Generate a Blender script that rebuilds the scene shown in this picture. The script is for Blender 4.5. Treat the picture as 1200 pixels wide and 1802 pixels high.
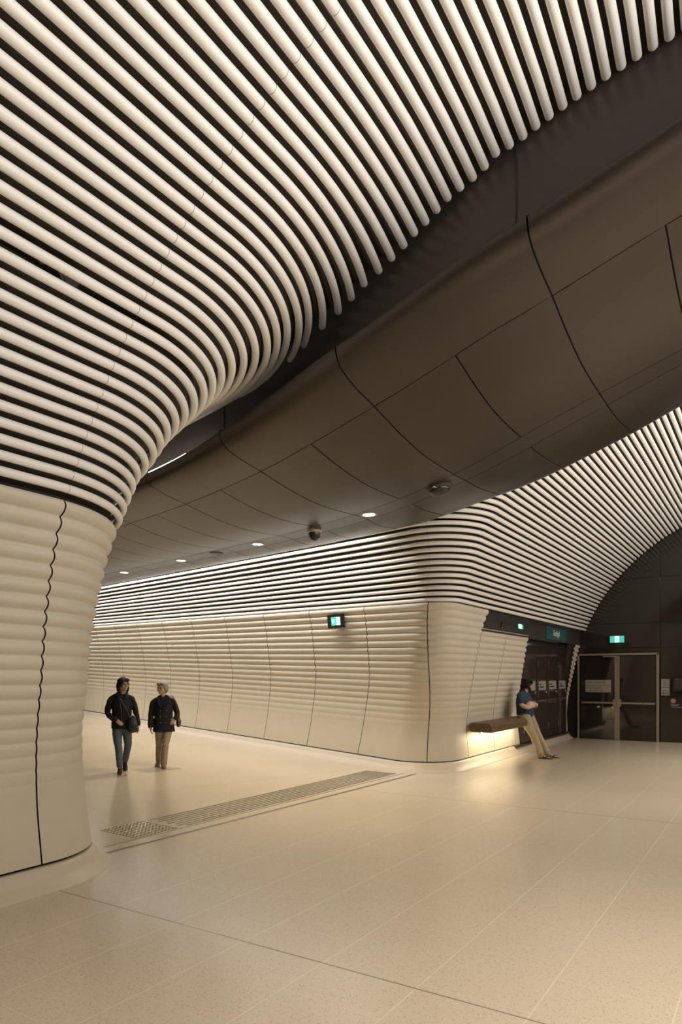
import bpy, bmesh, math, random
from mathutils import Vector, Matrix, noise as mnoise
random.seed(7)
SC = bpy.context.scene
for o in list(bpy.data.objects): bpy.data.objects.remove(o, do_unlink=True)
COL = SC.collection
PI = math.pi

# ------------------------------------------------------------------ camera
# X runs along the vault, Y along the cross passage, Z up; the camera stands in the vault.
YAW = math.atan2(767, 1200)
cam_d = bpy.data.cameras.new('camera'); cam = bpy.data.objects.new('camera', cam_d); COL.objects.link(cam)
cam.location = (0, 0, 1.7)
cam.rotation_euler = (PI/2, 0, YAW - PI/2)
cam_d.sensor_fit = 'HORIZONTAL'; cam_d.sensor_width = 24.0; cam_d.lens = 24.0
cam_d.shift_y = 287/1200
cam_d.clip_end = 200
SC.camera = cam

# ------------------------------------------------------------------ light and exposure
SC.view_settings.view_transform = 'Standard'; SC.view_settings.look = 'None'
SC.view_settings.gamma = 1.0; SC.view_settings.use_curve_mapping = False
SC.view_settings.exposure = 0.92
W = bpy.data.worlds.new('world'); SC.world = W; W.use_nodes = True
W.node_tree.nodes['Background'].inputs[0].default_value = (1.0, 0.88, 0.72, 1)
W.node_tree.nodes['Background'].inputs[1].default_value = 0.03
WARM = (1.0, 0.885, 0.73); NEUT = (1.0, 0.975, 0.945)

def area(name, loc, direction, sx, sy, power, color=WARM, along=None, spread=PI):
    d = bpy.data.lights.new(name, 'AREA'); d.shape = 'RECTANGLE'; d.size = sx; d.size_y = sy
    d.energy = power; d.color = color; d.spread = spread
    o = bpy.data.objects.new(name, d); COL.objects.link(o)
    z = -Vector(direction).normalized(); x = Vector(along if along else (1, 0, 0)); x = (x - z*x.dot(z)).normalized()
    y = z.cross(x)
    m = Matrix((x, y, z)).transposed().to_4x4(); m.translation = Vector(loc); o.matrix_world = m
    return o
# long linear uplights of the vault (on the far side of the camera's vault, out of frame)
area('vault_linear_light', (3.5, -3.75, 3.95), (0, 0.88, 0.47), 13, 0.2, 200, NEUT, spread=math.radians(112))
area('vault_linear_light', (14.5, -3.75, 3.95), (0, 0.88, 0.47), 8, 0.2, 108, NEUT, spread=math.radians(112))
# row of ceiling downlights above the camera's side of the floor
for x, pw in ((-1.0, 24), (1.5, 50), (4.0, 74), (6.5, 76), (10.5, 74), (13.5, 70), (16.5, 58)):
    area('vault_downlight', (x, -1.5, 5.55), (0, 0.12, -1), 0.5, 0.5, pw, WARM, spread=math.radians(120))
PD = Vector((0.287, 0.958, 0.0)); PD.normalize()
# cove strips on top of the bulkhead in the passage
def edge_at(Y, x5): return x5 + 0.3*(Y - 5)
for (y0, y1, pw) in ((5.6, 10.6, 60), (10.6, 15.6, 60), (15.6, 24.0, 95)):
    ym = (y0 + y1)/2; L = (y1 - y0)/0.958
    area('cove_strip_light', (edge_at(ym, 9.09), ym, 4.035 + 0.0282*(ym - 5)), (0.75, -0.22, -0.62), L, 0.04, pw, NEUT, along=(0.287, 0.958, 0.027))
    area('cove_strip_light', (edge_at(ym, 5.44), ym, 4.05 + 0.0282*(ym - 5)), (0.93, -0.28, 0.05), L, 0.04, pw*0.5, NEUT, along=(0.287, 0.958, 0.027))
area('cove_strip_light', (9.05, -0.6, 5.35), (0.8, 0.1, 0.5), 3.2, 0.06, 30, NEUT, along=(0, 1, 0))
# strip under the bench
area('bench_strip_light', (13.12, 4.52, 0.655), (0, 0.8, -0.6), 2.5, 0.04, 22, (1.0, 0.86, 0.58))

# ------------------------------------------------------------------ materials
def newmat(name):
    m = bpy.data.materials.new(name); m.use_nodes = True
    nt = m.node_tree; b = nt.nodes['Principled BSDF']
    return m, nt, b
def N(nt, t, **kw):
    n = nt.nodes.new(t)
    for k, v in kw.items():
        if k in n.inputs: n.inputs[k].default_value = v
        else: setattr(n, k, v)
    return n
def plain(name, col, rough=0.5, metal=0.0, var=0.06, scale=6.0, bump=0.0, bscale=60.0, spec=0.5):
    m, nt, b = newmat(name)
    tc = N(nt, 'ShaderNodeTexCoord'); nz = N(nt, 'ShaderNodeTexNoise', Scale=scale, Detail=4.0)
    nt.links.new(tc.outputs['Object'], nz.inputs['Vector'])
    mx = N(nt, 'ShaderNodeMix', data_type='RGBA')
    mx.inputs['A'].default_value = (*[c*(1-var) for c in col], 1); mx.inputs['B'].default_value = (*[min(1, c*(1+var)) for c in col], 1)
    nt.links.new(nz.outputs['Fac'], mx.inputs['Factor']); nt.links.new(mx.outputs['Result'], b.inputs['Base Color'])
    b.inputs['Roughness'].default_value = rough; b.inputs['Metallic'].default_value = metal
    b.inputs['Specular IOR Level'].default_value = spec
    if bump:
        n2 = N(nt, 'ShaderNodeTexNoise', Scale=bscale, Detail=5.0); nt.links.new(tc.outputs['Object'], n2.inputs['Vector'])
        bp = N(nt, 'ShaderNodeBump', Strength=bump, Distance=0.01); nt.links.new(n2.outputs['Fac'], bp.inputs['Height']); nt.links.new(bp.outputs['Normal'], b.inputs['Normal'])
    return m
def emit(name, col, s):
    m, nt, b = newmat(name)
    b.inputs['Base Color'].default_value = (*col, 1); b.inputs['Emission Color'].default_value = (*col, 1); b.inputs['Emission Strength'].default_value = s
    return m
M_TUBE = plain('cream_tube', (0.76, 0.73, 0.675), 0.42, var=0.02, scale=3)
M_PANEL = plain('cream_precast', (0.575, 0.515, 0.42), 0.62, var=0.05, scale=5, bump=0.12, bscale=90)
M_SEAM = plain('dark_seam', (0.018, 0.014, 0.012), 0.8)
M_RING = plain('tube_seam', (0.23, 0.2, 0.16), 0.7)
M_BRONZE = plain('dark_bronze', (0.059, 0.047, 0.038), 0.34, metal=0.6, var=0.10, scale=2.5)
M_FASCIA = plain('dark_brown_sheet', (0.062, 0.047, 0.039), 0.34, metal=0.35, var=0.08, scale=3)
M_DARK = plain('dark_brown', (0.035, 0.027, 0.022), 0.5)
M_GLOSS = plain('gloss_brown_panel', (0.030, 0.023, 0.019), 0.09, var=0.15, scale=1.5, bump=0.05, bscale=1.6)
M_DOOR = plain('door_glass', (0.022, 0.018, 0.015), 0.03, var=.05)
M_STEEL = plain('brushed_steel', (0.42, 0.36, 0.30), 0.38, metal=0.85)
M_STUD = plain('stainless_stud', (0.30, 0.26, 0.20), 0.30, metal=0.9)
M_WOOD = None
M_LOCK = plain('dark_locker', (0.05, 0.04, 0.034), 0.32)
M_SIGN = plain('sign_plate', (0.36, 0.32, 0.27), 0.5)
M_INK = plain('sign_ink', (0.03, 0.028, 0.026), 0.6)
M_TEAL = plain('teal_sign', (0.02, 0.085, 0.085), 0.4)
M_CREAMINK = plain('cream_ink', (0.75, 0.68, 0.52), 0.6)
M_BLACK = plain('black_plastic', (0.015, 0.014, 0.013), 0.3)
M_GREEN = emit('exit_green', (0.025, 0.36, 0.27), 0.8)
M_WHITE = emit('exit_white', (0.75, 1.0, 0.95), 1.1)
M_LED = emit('led_strip', (1.0, 0.94, 0.86), 4)
M_LAMP = emit('downlight_glow', (1.0, 0.93, 0.80), 14)

def floor_mat():
    m, nt, b = newmat('terrazzo')
    tc = N(nt, 'ShaderNodeTexCoord'); lk = nt.links.new
    sep = N(nt, 'ShaderNodeSeparateXYZ'); lk(tc.outputs['Object'], sep.inputs[0])
    def mth(op, a, bb=None, c=None):
        n = nt.nodes.new('ShaderNodeMath'); n.operation = op
        for i, v in enumerate((a, bb, c)):
            if v is None: continue
            if hasattr(v, 'is_linked'): lk(v, n.inputs[i])
            else: n.inputs[i].default_value = v
        return n.outputs[0]
    X, Y = sep.outputs[0], sep.outputs[1]
    def line(c, w):        # 1 where |c| < w
        return mth('LESS_THAN', mth('ABSOLUTE', c), w)
    def rep(c, off, p):    # signed distance to the nearest multiple
        return mth('MULTIPLY', mth('SUBTRACT', mth('FRACT', mth('ADD', mth('DIVIDE', mth('SUBTRACT', c, off), p), 0.5)), 0.5), p)
    # speckle
    v1 = N(nt, 'ShaderNodeTexVoronoi', Scale=85.0); v2 = N(nt, 'ShaderNodeTexVoronoi', Scale=190.0)
    big = N(nt, 'ShaderNodeTexNoise', Scale=0.35, Detail=2.0); med = N(nt, 'ShaderNodeTexNoise', Scale=240.0, Detail=2.0)
    for n in (v1, v2, big, med): lk(tc.outputs['Object'], n.inputs['Vector'])
    r = N(nt, 'ShaderNodeValToRGB'); r.color_ramp.elements[0].color = (0.475, 0.41, 0.325, 1); r.color_ramp.elements[1].color = (0.53, 0.46, 0.365, 1)
    r.color_ramp.elements[0].position = 0.3; r.color_ramp.elements[1].position = 0.7
    lk(big.outputs['Fac'], r.inputs[0])
    sx = N(nt, 'ShaderNodeSeparateColor'); lk(v1.outputs['Color'], sx.inputs[0])
    sy = N(nt, 'ShaderNodeSeparateColor'); lk(v2.outputs['Color'], sy.inputs[0])
    dark = mth('MULTIPLY', mth('GREATER_THAN', sx.outputs[0], 0.80), mth('LESS_THAN', v1.outputs['Distance'], 0.40))
    lite = mth('MULTIPLY', mth('GREATER_THAN', sy.outputs[1], 0.72), mth('LESS_THAN', v2.outputs['Distance'], 0.5))
    def mix(f, a, col):
        n = N(nt, 'ShaderNodeMix', data_type='RGBA'); lk(f, n.inputs['Factor']); lk(a, n.inputs['A']); n.inputs['B'].default_value = (*col, 1); return n.outputs['Result']
    c = mix(mth('MULTIPLY', lite, 0.5), r.outputs[0], (0.66, 0.58, 0.45))
    c = mix(mth('MULTIPLY', dark, 0.45), c, (0.26, 0.19, 0.125))
    # fine pale tile joints along the vault, faint ones across, dark movement joints across
    yl = mth('MULTIPLY', line(rep(Y, 0.43, 0.61), 0.0035), mth('LESS_THAN', Y, 4.7))
    c = mix(mth('MULTIPLY', yl, 0.42), c, (0.78, 0.70, 0.54))
    row = mth('FLOOR', mth('DIVIDE', mth('SUBTRACT', Y, 0.43), 0.61))
    xo = mth('MULTIPLY', mth('FRACT', mth('MULTIPLY', row, 0.377)), 1.22)
    xl = mth('MULTIPLY', line(rep(mth('ADD', X, xo), 0.2, 1.22), 0.003), mth('LESS_THAN', Y, 4.7))
    c = mix(mth('MULTIPLY', xl, 0.28), c, (0.70, 0.62, 0.47))
    d1 = mth('MAXIMUM', mth('MULTIPLY', line(mth('SUBTRACT', X, 3.335), 0.0055), mth('LESS_THAN', Y, 4.78)), mth('MULTIPLY', line(mth('SUBTRACT', X, 8.655), 0.006), mth('LESS_THAN', Y, 5.25)))
    c = mix(mth('MULTIPLY', d1, 0.75), c, (0.12, 0.09, 0.06))
    # joint square to the passage
    pu = mth('ADD', mth('MULTIPLY', X, 0.287), mth('MULTIPLY', Y, 0.958))
    d2 = mth('MULTIPLY', line(rep(pu, 9.10, 4.8), 0.006), mth('GREATER_THAN', Y, 5.9))
    c = mix(mth('MULTIPLY', d2, 0.45), c, (0.2, 0.15, 0.10))
    lk(c, b.inputs['Base Color'])
    rr = mth('ADD', mth('MULTIPLY', big.outputs['Fac'], 0.06), 0.17); lk(rr, b.inputs['Roughness'])
    b.inputs['Specular IOR Level'].default_value = 0.45
    return m
M_FLOOR = floor_mat()
M_SKIRT = plain('terrazzo_cove', (0.50, 0.43, 0.345), 0.4, var=0.16, scale=130)

def perf_mat():
    m, nt, b = newmat('perforated_backing'); lk = nt.links.new
    uv = N(nt, 'ShaderNodeUVMap'); mp = N(nt, 'ShaderNodeMapping'); lk(uv.outputs[0], mp.inputs[0]); mp.inputs['Rotation'].default_value = (0, 0, PI/4)
    v = N(nt, 'ShaderNodeTexVoronoi', Scale=115.0, Randomness=0.0); lk(mp.outputs[0], v.inputs['Vector'])
    r = N(nt, 'ShaderNodeValToRGB'); r.color_ramp.elements[0].position = 0.28; r.color_ramp.elements[1].position = 0.42
    r.color_ramp.elements[0].color = (0.006, 0.005, 0.004, 1); r.color_ramp.elements[1].color = (0.062, 0.046, 0.035, 1)
    lk(v.outputs['Distance'], r.inputs[0]); lk(r.outputs[0], b.inputs['Base Color'])
    b.inputs['Roughness'].default_value = 0.55
    return m
M_PERF = perf_mat()

def wood_mat():
    m, nt, b = newmat('dark_timber'); lk = nt.links.new
    tc = N(nt, 'ShaderNodeTexCoord'); mp = N(nt, 'ShaderNodeMapping'); mp.inputs['Scale'].default_value = (1.2, 22, 22); lk(tc.outputs['Object'], mp.inputs[0])
    nz = N(nt, 'ShaderNodeTexNoise', Scale=2.0, Detail=6.0, Distortion=0.6); lk(mp.outputs[0], nz.inputs['Vector'])
    r = N(nt, 'ShaderNodeValToRGB'); r.color_ramp.elements[0].color = (0.055, 0.03, 0.014, 1); r.color_ramp.elements[1].color = (0.19, 0.115, 0.058, 1)
    r.color_ramp.elements[0].position = 0.3; r.color_ramp.elements[1].position = 0.72
    lk(nz.outputs['Fac'], r.inputs[0]); lk(r.outputs[0], b.inputs['Base Color']); b.inputs['Roughness'].default_value = 0.5
    return m
M_WOOD = wood_mat()
def glass_mat():
    m = bpy.data.materials.new('dark_glass'); m.use_nodes = True; nt = m.node_tree; lk = nt.links.new
    nt.nodes.remove(nt.nodes['Principled BSDF'])
    t = N(nt, 'ShaderNodeBsdfTransparent'); t.inputs[0].default_value = (0.75, 0.72, 0.68, 1)
    g = N(nt, 'ShaderNodeBsdfGlossy'); g.inputs['Roughness'].default_value = 0.02
    f = N(nt, 'ShaderNodeFresnel', IOR=1.5); mx = N(nt, 'ShaderNodeMixShader')
    lk(f.outputs[0], mx.inputs[0]); lk(t.outputs[0], mx.inputs[1]); lk(g.outputs[0], mx.inputs[2]); lk(mx.outputs[0], nt.nodes['Material Output'].inputs[0])
    return m
M_GLASS = glass_mat()

# ------------------------------------------------------------------ object helpers
def mesh_obj(name, verts, faces, mat, parent=None, smooth=False, uvs=None, rim=0):
    me = bpy.data.meshes.new(name); me.from_pydata([tuple(v) for v in verts], [], faces); me.update()
    if mat: me.materials.append(mat)
    if smooth: me.polygons.foreach_set('use_smooth', [True]*len(me.polygons))
    if rim:      # the last faces are the shadowed joint edges
        me.materials.append(M_SEAM)
        for p in me.polygons[len(faces)-rim:]: p.material_index = 1
    if uvs:
        ul = me.uv_layers.new(name='UVMap')
        for l in me.loops: ul.data[l.index].uv = uvs[l.vertex_index]
    o = bpy.data.objects.new(name, me); COL.objects.link(o)
    if parent: o.parent = parent
    return o
def bm_obj(name, bm, mat, parent=None, smooth=False):
    me = bpy.data.meshes.new(name); bmesh.ops.recalc_face_normals(bm, faces=bm.faces); bm.to_mesh(me); bm.free()
    if mat: me.materials.append(mat)
    if smooth: me.polygons.foreach_set('use_smooth', [True]*len(me.polygons))
    o = bpy.data.objects.new(name, me); COL.objects.link(o)
    if parent: o.parent = parent
    return o
def thing(name, label, cat, loc=(0, 0, 0), rot=(0, 0, 0), group=None):
    o = bpy.data.objects.new(name, None); COL.objects.link(o); o.empty_display_size = 0.1
    o.location = loc; o.rotation_euler = rot
    return tag(o, label, cat, group)
def tag(o, label=None, cat=None, group=None):
    if label: o['label'] = label
    if cat: o['category'] = cat
    if group: o['group'] = group
    return o
def struct(o): o['kind'] = 'structure'; return o
def box_bm(bm, c, s, rot=None, bevel=0.0):
    r = bmesh.ops.create_cube(bm, size=1.0); vs = r['verts']
    bmesh.ops.scale(bm, vec=s, verts=vs)
    if bevel:
        es = list({e for v in vs for e in v.link_edges})
        rb = bmesh.ops.bevel(bm, geom=es, offset=bevel, segments=2, affect='EDGES', profile=0.7); vs = list({v for f in rb['faces'] for v in f.verts} | {v for v in vs if v.is_valid})
    if rot: bmesh.ops.rotate(bm, cent=(0, 0, 0), matrix=rot, verts=vs)
    bmesh.ops.translate(bm, vec=c, verts=vs)
def box(name, c, s, mat, parent=None, bevel=0.004, rot=None):
    bm = bmesh.new(); box_bm(bm, c, s, rot, bevel); return bm_obj(name, bm, mat, parent)
def cyl_bm(bm, c, r1, r2, h, seg=24, axis='Z'):
    r = bmesh.ops.create_cone(bm, cap_ends=True, segments=seg, radius1=r1, radius2=r2, depth=h); vs = r['verts']
    if axis == 'X': bmesh.ops.rotate(bm, cent=(0, 0, 0), matrix=Matrix.Rotation(PI/2, 3, 'Y'), verts=vs)
    if axis == 'Y': bmesh.ops.rotate(bm, cent=(0, 0, 0), matrix=Matrix.Rotation(-PI/2, 3, 'X'), verts=vs)
    bmesh.ops.translate(bm, vec=c, verts=vs)
def lathe(name, prof, mat, parent=None, seg=24, c=(0, 0, 0), smooth=True):
    vs, fs = [], []
    for (r, z) in prof:
        for i in range(seg):
            a = 2*PI*i/seg; vs.append((c[0]+r*math.cos(a), c[1]+r*math.sin(a), c[2]+z))
    for j in range(len(prof)-1):
        for i in range(seg):
            i2 = (i+1) % seg; fs.append((j*seg+i, j*seg+i2, (j+1)*seg+i2, (j+1)*seg+i))
    fs.append(tuple(range(seg))); fs.append(tuple((len(prof)-1)*seg+i for i in range(seg)))
    return mesh_obj(name, vs, fs, mat, parent, smooth)
def text_obj(name, s, size, mat, parent, M, align='LEFT', extrude=0.001, xs=1.0):
    c = bpy.data.curves.new(name, 'FONT'); c.body = s; c.size = size; c.align_x = align; c.extrude = extrude
    t = bpy.data.objects.new(name, c); COL.objects.link(t)
    dg = bpy.context.evaluated_depsgraph_get(); me = bpy.data.meshes.new_from_object(t.evaluated_get(dg))
    bpy.data.objects.remove(t, do_unlink=True)
    me.transform(M @ Matrix.Diagonal((xs, 1, 1, 1)).to_4x4()); me.name = name; me.materials.clear(); me.materials.append(mat)
    o = bpy.data.objects.new(name, me); COL.objects.link(o); o.parent = parent
    return o
def ordinal(n):
    return ('first second third fourth fifth sixth seventh eighth ninth tenth eleventh twelfth thirteenth fourteenth fifteenth sixteenth '
            'seventeenth eighteenth nineteenth twentieth').split()[n-1] if n <= 20 else f"{n}{'th' if 10 <= n % 100 <= 20 else {1:'st',2:'nd',3:'rd'}.get(n % 10,'th')}"
def interp(tab, x):
    if x <= tab[0][0]: return tab[0][1]
    for (a, va), (b, vb) in zip(tab, tab[1:]):
        if x <= b: return va + (vb - va)*(x - a)/(b - a)
    return tab[-1][1]
def sinterp(tab, x):     # monotone-ish cubic through a table
    n = len(tab)
    if x <= tab[0][0]: return tab[0][1]
    if x >= tab[-1][0]: return tab[-1][1]
    for i in range(n-1):
        if x <= tab[i+1][0]: break
    def sl(j):
        a = max(0, j-1); b = min(n-1, j+1); return (tab[b][1]-tab[a][1])/(tab[b][0]-tab[a][0])
    (x0, y0), (x1, y1) = tab[i], tab[i+1]; h = x1-x0; t = (x-x0)/h
    return (y0*(1+2*t)*(1-t)**2 + sl(i)*h*t*(1-t)**2 + y1*t*t*(3-2*t) + sl(i+1)*h*t*t*(t-1))

def grid_rim(vs, fs, nu, nv, depth_vec):
    """adds a folded-back rim (own vertices, so shading stays crisp) round a (nv+1) x (nu+1) grid"""
    loop = [i for i in range(nu+1)] + [j*(nu+1)+nu for j in range(1, nv+1)] + [nv*(nu+1)+i for i in range(nu-1, -1, -1)] + [j*(nu+1) for j in range(nv-1, 0, -1)]
    base = len(vs); n = len(loop)
    for i in loop: vs.append(Vector(vs[i]))
    for i in loop: vs.append(Vector(vs[i]) + depth_vec(i))
    for q in range(n): fs.append((base+q, base+(q+1) % n, base+n+(q+1) % n, base+n+q))
    return vs, fs
# ------------------------------------------------------------------ plan geometry
YC, ZC, RC = -0.114, 1.123, 4.795       # vault circle
XE = 19.0                                # end wall
TH = math.radians(73.3)                  # heading of the passage
PX, PY = math.cos(TH), math.sin(TH)
def gfun(Y): return interp([(-50, 0), (2, 0), (2.2, .03), (2.6, .08), (3.15, .15), (3.45, .23), (3.95, .38), (4.69, .61), (5, .70), (40, .70+.3*35)], Y)
def fascia_x(Y): return 4.86 + gfun(Y)
def rise(Y, r=0.0282): return r*max(0.0, Y - 5.0)
def frise(Y): return 0.0205*max(0.0, Y - 5.7)
def near_path(Yk, x0, R, xs, plen, dx=0.25, na=26, step=0.6):
    """list of (x, y, heading): straight along the vault, bend into the passage, run along it"""
    pts = []; n = max(2, int((x0-xs)/dx))
    for i in range(n): pts.append((xs + (x0-xs)*i/n, Yk, 0.0))
    for i in range(na+1):
        h = TH*i/na; pts.append((x0 + R*math.sin(h), Yk + R*(1-math.cos(h)), h))
    if plen > 0:
        x, y, _ = pts[-1]; n = max(1, int(plen/step))
        for i in range(1, n+1): pts.append((x + PX*plen*i/n, y + PY*plen*i/n, TH))
    return pts
def far_path(Yk, X5, R, plen, xe, dx=0.4, na=26, step=0.6):
    """from deep in the passage round the far corner and along the vault to the end wall"""
    turn = PI - TH; T = R*math.tan(turn/2)
    cx, cy = X5 + 0.3*(Yk-5), Yk
    sx, sy = cx + PX*T, cy + PY*T
    pts = []; n = max(1, int(plen/step))
    for i in range(n): d = plen*(1-i/n); pts.append((sx + PX*d, sy + PY*d, TH - PI))
    ccx, ccy = sx + R*math.sin(TH), sy - R*math.cos(TH)
    for i in range(na+1):
        h = TH - PI + turn*i/na; pts.append((ccx + R*math.sin(h), ccy - R*math.cos(h), h))
    ex = cx + T; n = max(2, int((xe-ex)/dx))
    for i in range(1, n+1): pts.append((ex + (xe-ex)*i/n, Yk, 0.0))
    return pts
def arc_pt(s):
    a = s/RC; return YC + RC*math.cos(a), ZC + RC*math.sin(a), a
X0N = [(1, 2.90), (5, 2.95), (7, 3.04), (10, 3.13), (13, 3.25), (16, 3.31), (19, 3.42), (22, 3.45), (30, 3.5), (80, 3.5)]
RN = [(1, 1.30), (9, 1.28), (13, 1.38), (15, 1.48), (17, 1.67), (19, 1.87), (21, 2.08), (22, 2.26), (23, 2.36), (24, 2.67), (25, 3.1), (26, 3.5), (27, 4.0), (28, 5.0), (29, 6.1), (30, 7.3), (32, 9.4), (34, 12.0), (36, 16.0), (40, 22.0), (80, 22.0)]
def near_tube(k, cut=False):
    Yk, Zk, a = arc_pt(1.97 + 0.1*(k-1)); x0 = interp(X0N, k); R = interp(RN, k)
    if k <= 20 and not cut:
        p = near_path(Yk, x0, R, -5.0, 9.0 if k <= 13 else 3.0)
        return [(x, y, Zk + (rise(y) if h > 1.0 else 0), h) for x, y, h in p], a
    p = []; n = 26
    for i in range(n): p.append((-5.0 + (x0+5.0)*i/n, Yk, Zk, 0.0))
    # arc until the fascia is met
    for i in range(200):
        h = i*0.01 if R < 4 else i*0.004
        x, y = x0 + R*math.sin(h), Yk + R*(1-math.cos(h))
        if x > fascia_x(y) or h > 1.35: break
        if i % (4 if R < 4 else 6) == 0: p.append((x, y, Zk, h))
    p.append((x, y, Zk, h)); return p, a
def far_k(k):
    X5 = interp([(1, 10.06), (3, 9.99), (6, 9.82), (9, 9.64), (12, 9.39), (13, 9.31), (20, 8.86)], k)
    R = interp([(1, .42), (13, .80), (20, 1.2)], k)
    return X5, R
def fascia2_x(Y): return 8.72 + gfun(Y)
def far_tube(k, cut=False):
    Yk, Zk, a = arc_pt(1.835 + 0.1*(k-1))
    if k <= 20 and not cut:
        X5, R = far_k(k)
        p = far_path(Yk, X5, R, 24.0 if k <= 13 else 2.0, XE-0.06)
        return [(x, y, Zk + rise(y), h) for x, y, h in p], a
    R = interp(RN, k); x0 = 10.0; p = []
    for i in range(200):
        h = i*0.01 if R < 4 else i*0.004
        x, y = x0 - R*math.sin(h), Yk + R*(1-math.cos(h))
        if x < fascia2_x(y) or h > 1.3: break
        if i % (4 if R < 4 else 6) == 0: p.append((x, y, Zk, -h))
    p.append((x, y, Zk, -h)); p.reverse()
    n = 24
    for i in range(1, n+1): p.append((x0 + (XE-0.06-x0)*i/n, Yk, Zk, 0.0))
    return p, a
TR = 0.0325
def tube_mesh(name, path, mat, r=TR, seg=12, parent=None):
    vs, fs = [], []; P = [Vector(q[:3]) for q in path]; n = len(P)
    # slightly rounded ends
    d0 = (P[0]-P[1]).normalized(); d1 = (P[-1]-P[-2]).normalized()
    rings = [(P[0]+d0*0.010, 0.72, d0*-1), (P[0]+d0*0.006, .93, d0*-1)]
    for i in range(n):
        t = (P[min(i+1, n-1)] - P[max(i-1, 0)]).normalized(); rings.append((P[i], 1.0, t))
    rings += [(P[-1]+d1*0.006, .93, d1), (P[-1]+d1*0.010, .72, d1)]
    for c, sc, t in rings:
        u = Vector((0, 0, 1)).cross(t).normalized(); v = t.cross(u)
        for j in range(seg):
            a = 2*PI*j/seg; vs.append(c + (u*math.cos(a) + v*math.sin(a))*r*sc)
    m = len(rings)
    for i in range(m-1):
        for j in range(seg):
            j2 = (j+1) % seg; fs.append((i*seg+j, i*seg+j2, (i+1)*seg+j2, (i+1)*seg+j))
    fs.append(tuple(reversed(range(seg)))); fs.append(tuple((m-1)*seg+j for j in range(seg)))
    return mesh_obj(name, vs, fs, mat, parent, True)
def ring_at(parent, path, x, mat=M_RING):
    """thin seam ring where the tube passes vault position x (straight run) """
    for q, q2 in zip(path, path[1:]):
        if (q[0]-x)*(q2[0]-x) <= 0 and abs(q2[0]-q[0]) > 1e-6:
            t = (x-q[0])/(q2[0]-q[0]); A = Vector(q[:3]); B = Vector(q2[:3]); c = A.lerp(B, t); d = (B-A).normalized()
            return tube_ring(parent, c, d, mat)
def tube_ring(parent, c, d, mat):
    u = Vector((0, 0, 1)).cross(d).normalized(); v = d.cross(u); vs, fs = [], []; seg = 16
    for s, r in ((-0.0016, TR), (-0.0016, TR+0.0007), (0.0016, TR+0.0007), (0.0016, TR)):
        for j in range(seg):
            a = 2*PI*j/seg; vs.append(c + d*s + (u*math.cos(a)+v*math.sin(a))*r)
    for i in range(3):
        for j in range(seg): fs.append((i*seg+j, i*seg+(j+1) % seg, (i+1)*seg+(j+1) % seg, (i+1)*seg+j))
    return mesh_obj('joint_seam', vs, fs, mat, parent)

# ------------------------------------------------------------------ floor
def zf(x, y): return frise(y)
ys = [-5.6, 0, 5.0, 5.7, 8, 12, 20, 32]; xs = [-6.5, 4, 12, 19.15, 32]
vs = [(x, y, zf(x, y)) for y in ys for x in xs]; fs = []
for j in range(len(ys)-1):
    for i in range(len(xs)-1): a = j*len(xs)+i; fs.append((a, a+1, a+1+len(xs), a+len(xs)))
struct(mesh_obj('floor', vs, fs, M_FLOOR))

# ------------------------------------------------------------------ tubes and the dark perforated vault lining behind them
def lining(name, paths, off, mat):
    """lofts a surface behind successive tube paths (all resampled to the same count)"""
    rows = []
    for path, a in paths:
        P = []
        for x, y, z, h in path:
            n = Vector((-math.sin(h)*math.cos(a), math.cos(h)*math.cos(a), math.sin(a))); P.append(Vector((x, y, z)) + n*off)
        rows.append(P)
    vs, fs, uvs = [], [], []; NS = 90
    for r, P in enumerate(rows):
        L = [0.0]
        for a, b in zip(P, P[1:]): L.append(L[-1] + (b-a).length)
        j = 0
        for i in range(NS+1):
            s = L[-1]*i/NS
            while j < len(L)-2 and L[j+1] < s: j += 1
            t = 0 if L[j+1] == L[j] else (s-L[j])/(L[j+1]-L[j]); v = P[j].lerp(P[j+1], min(1, max(0, t))); vs.append(v); uvs.append((s, r*0.1))
    for r in range(len(rows)-1):
        for i in range(NS): a = r*(NS+1)+i; fs.append((a, a+1, a+NS+2, a+NS+1))
    return struct(mesh_obj(name, vs, fs, mat, None, True, uvs))
near_paths = [near_tube(k) for k in range(0, 112)]
far_paths = [far_tube(k) for k in range(0, 112)]
# extend the first group over the last ordinary row so the two lofts overlap
lining('ceiling', near_paths[0:21], 0.075, M_PERF); lining('ceiling', [near_tube(19, True), near_tube(20, True)] + near_paths[21:112], 0.080, M_PERF)
lining('ceiling', far_paths[0:21], 0.075, M_PERF); lining('ceiling', [far_tube(19, True), far_tube(20, True)] + far_paths[21:112], 0.080, M_PERF)
for k in range(1, 55):
    path, a = near_paths[k]
    if k <= 20: lab = f'cream tube bending round the near column, {ordinal(k)} tube above its ribbed panels'
    else: lab = f'cream vault tube with its cut end at the dark fascia, {ordinal(k-20)} from the column fold'
    o = tag(tube_mesh('ceiling_tube', path, M_TUBE), lab, 'ceiling tube', 'cream tubes of the near vault')
    ring_at(o, path, 3.06 + 0.0033*k)
for k in range(1, 49):
    path, a = far_paths[k]
    if k <= 13: lab = f'cream tube rounding the far wall corner, {ordinal(k)} tube above the ribbed wall panels'
    else: lab = f'cream tube of the far vault, {ordinal(k)} counted up from the sign band'
    o = tag(tube_mesh('ceiling_tube', path, M_TUBE), lab, 'ceiling tube', 'cream tubes of the far vault')
    ring_at(o, path, 12.0 - 0.02*k)
    if k <= 13:
        best = min(range(len(path)-1), key=lambda i: abs(path[i][1] - (4.78 - 0.03*k)) if path[i][3] < -0.4 else 9)
        A, B = Vector(path[best][:3]), Vector(path[best+1][:3]); tube_ring(o, A, (B-A).normalized(), M_RING)

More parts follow.
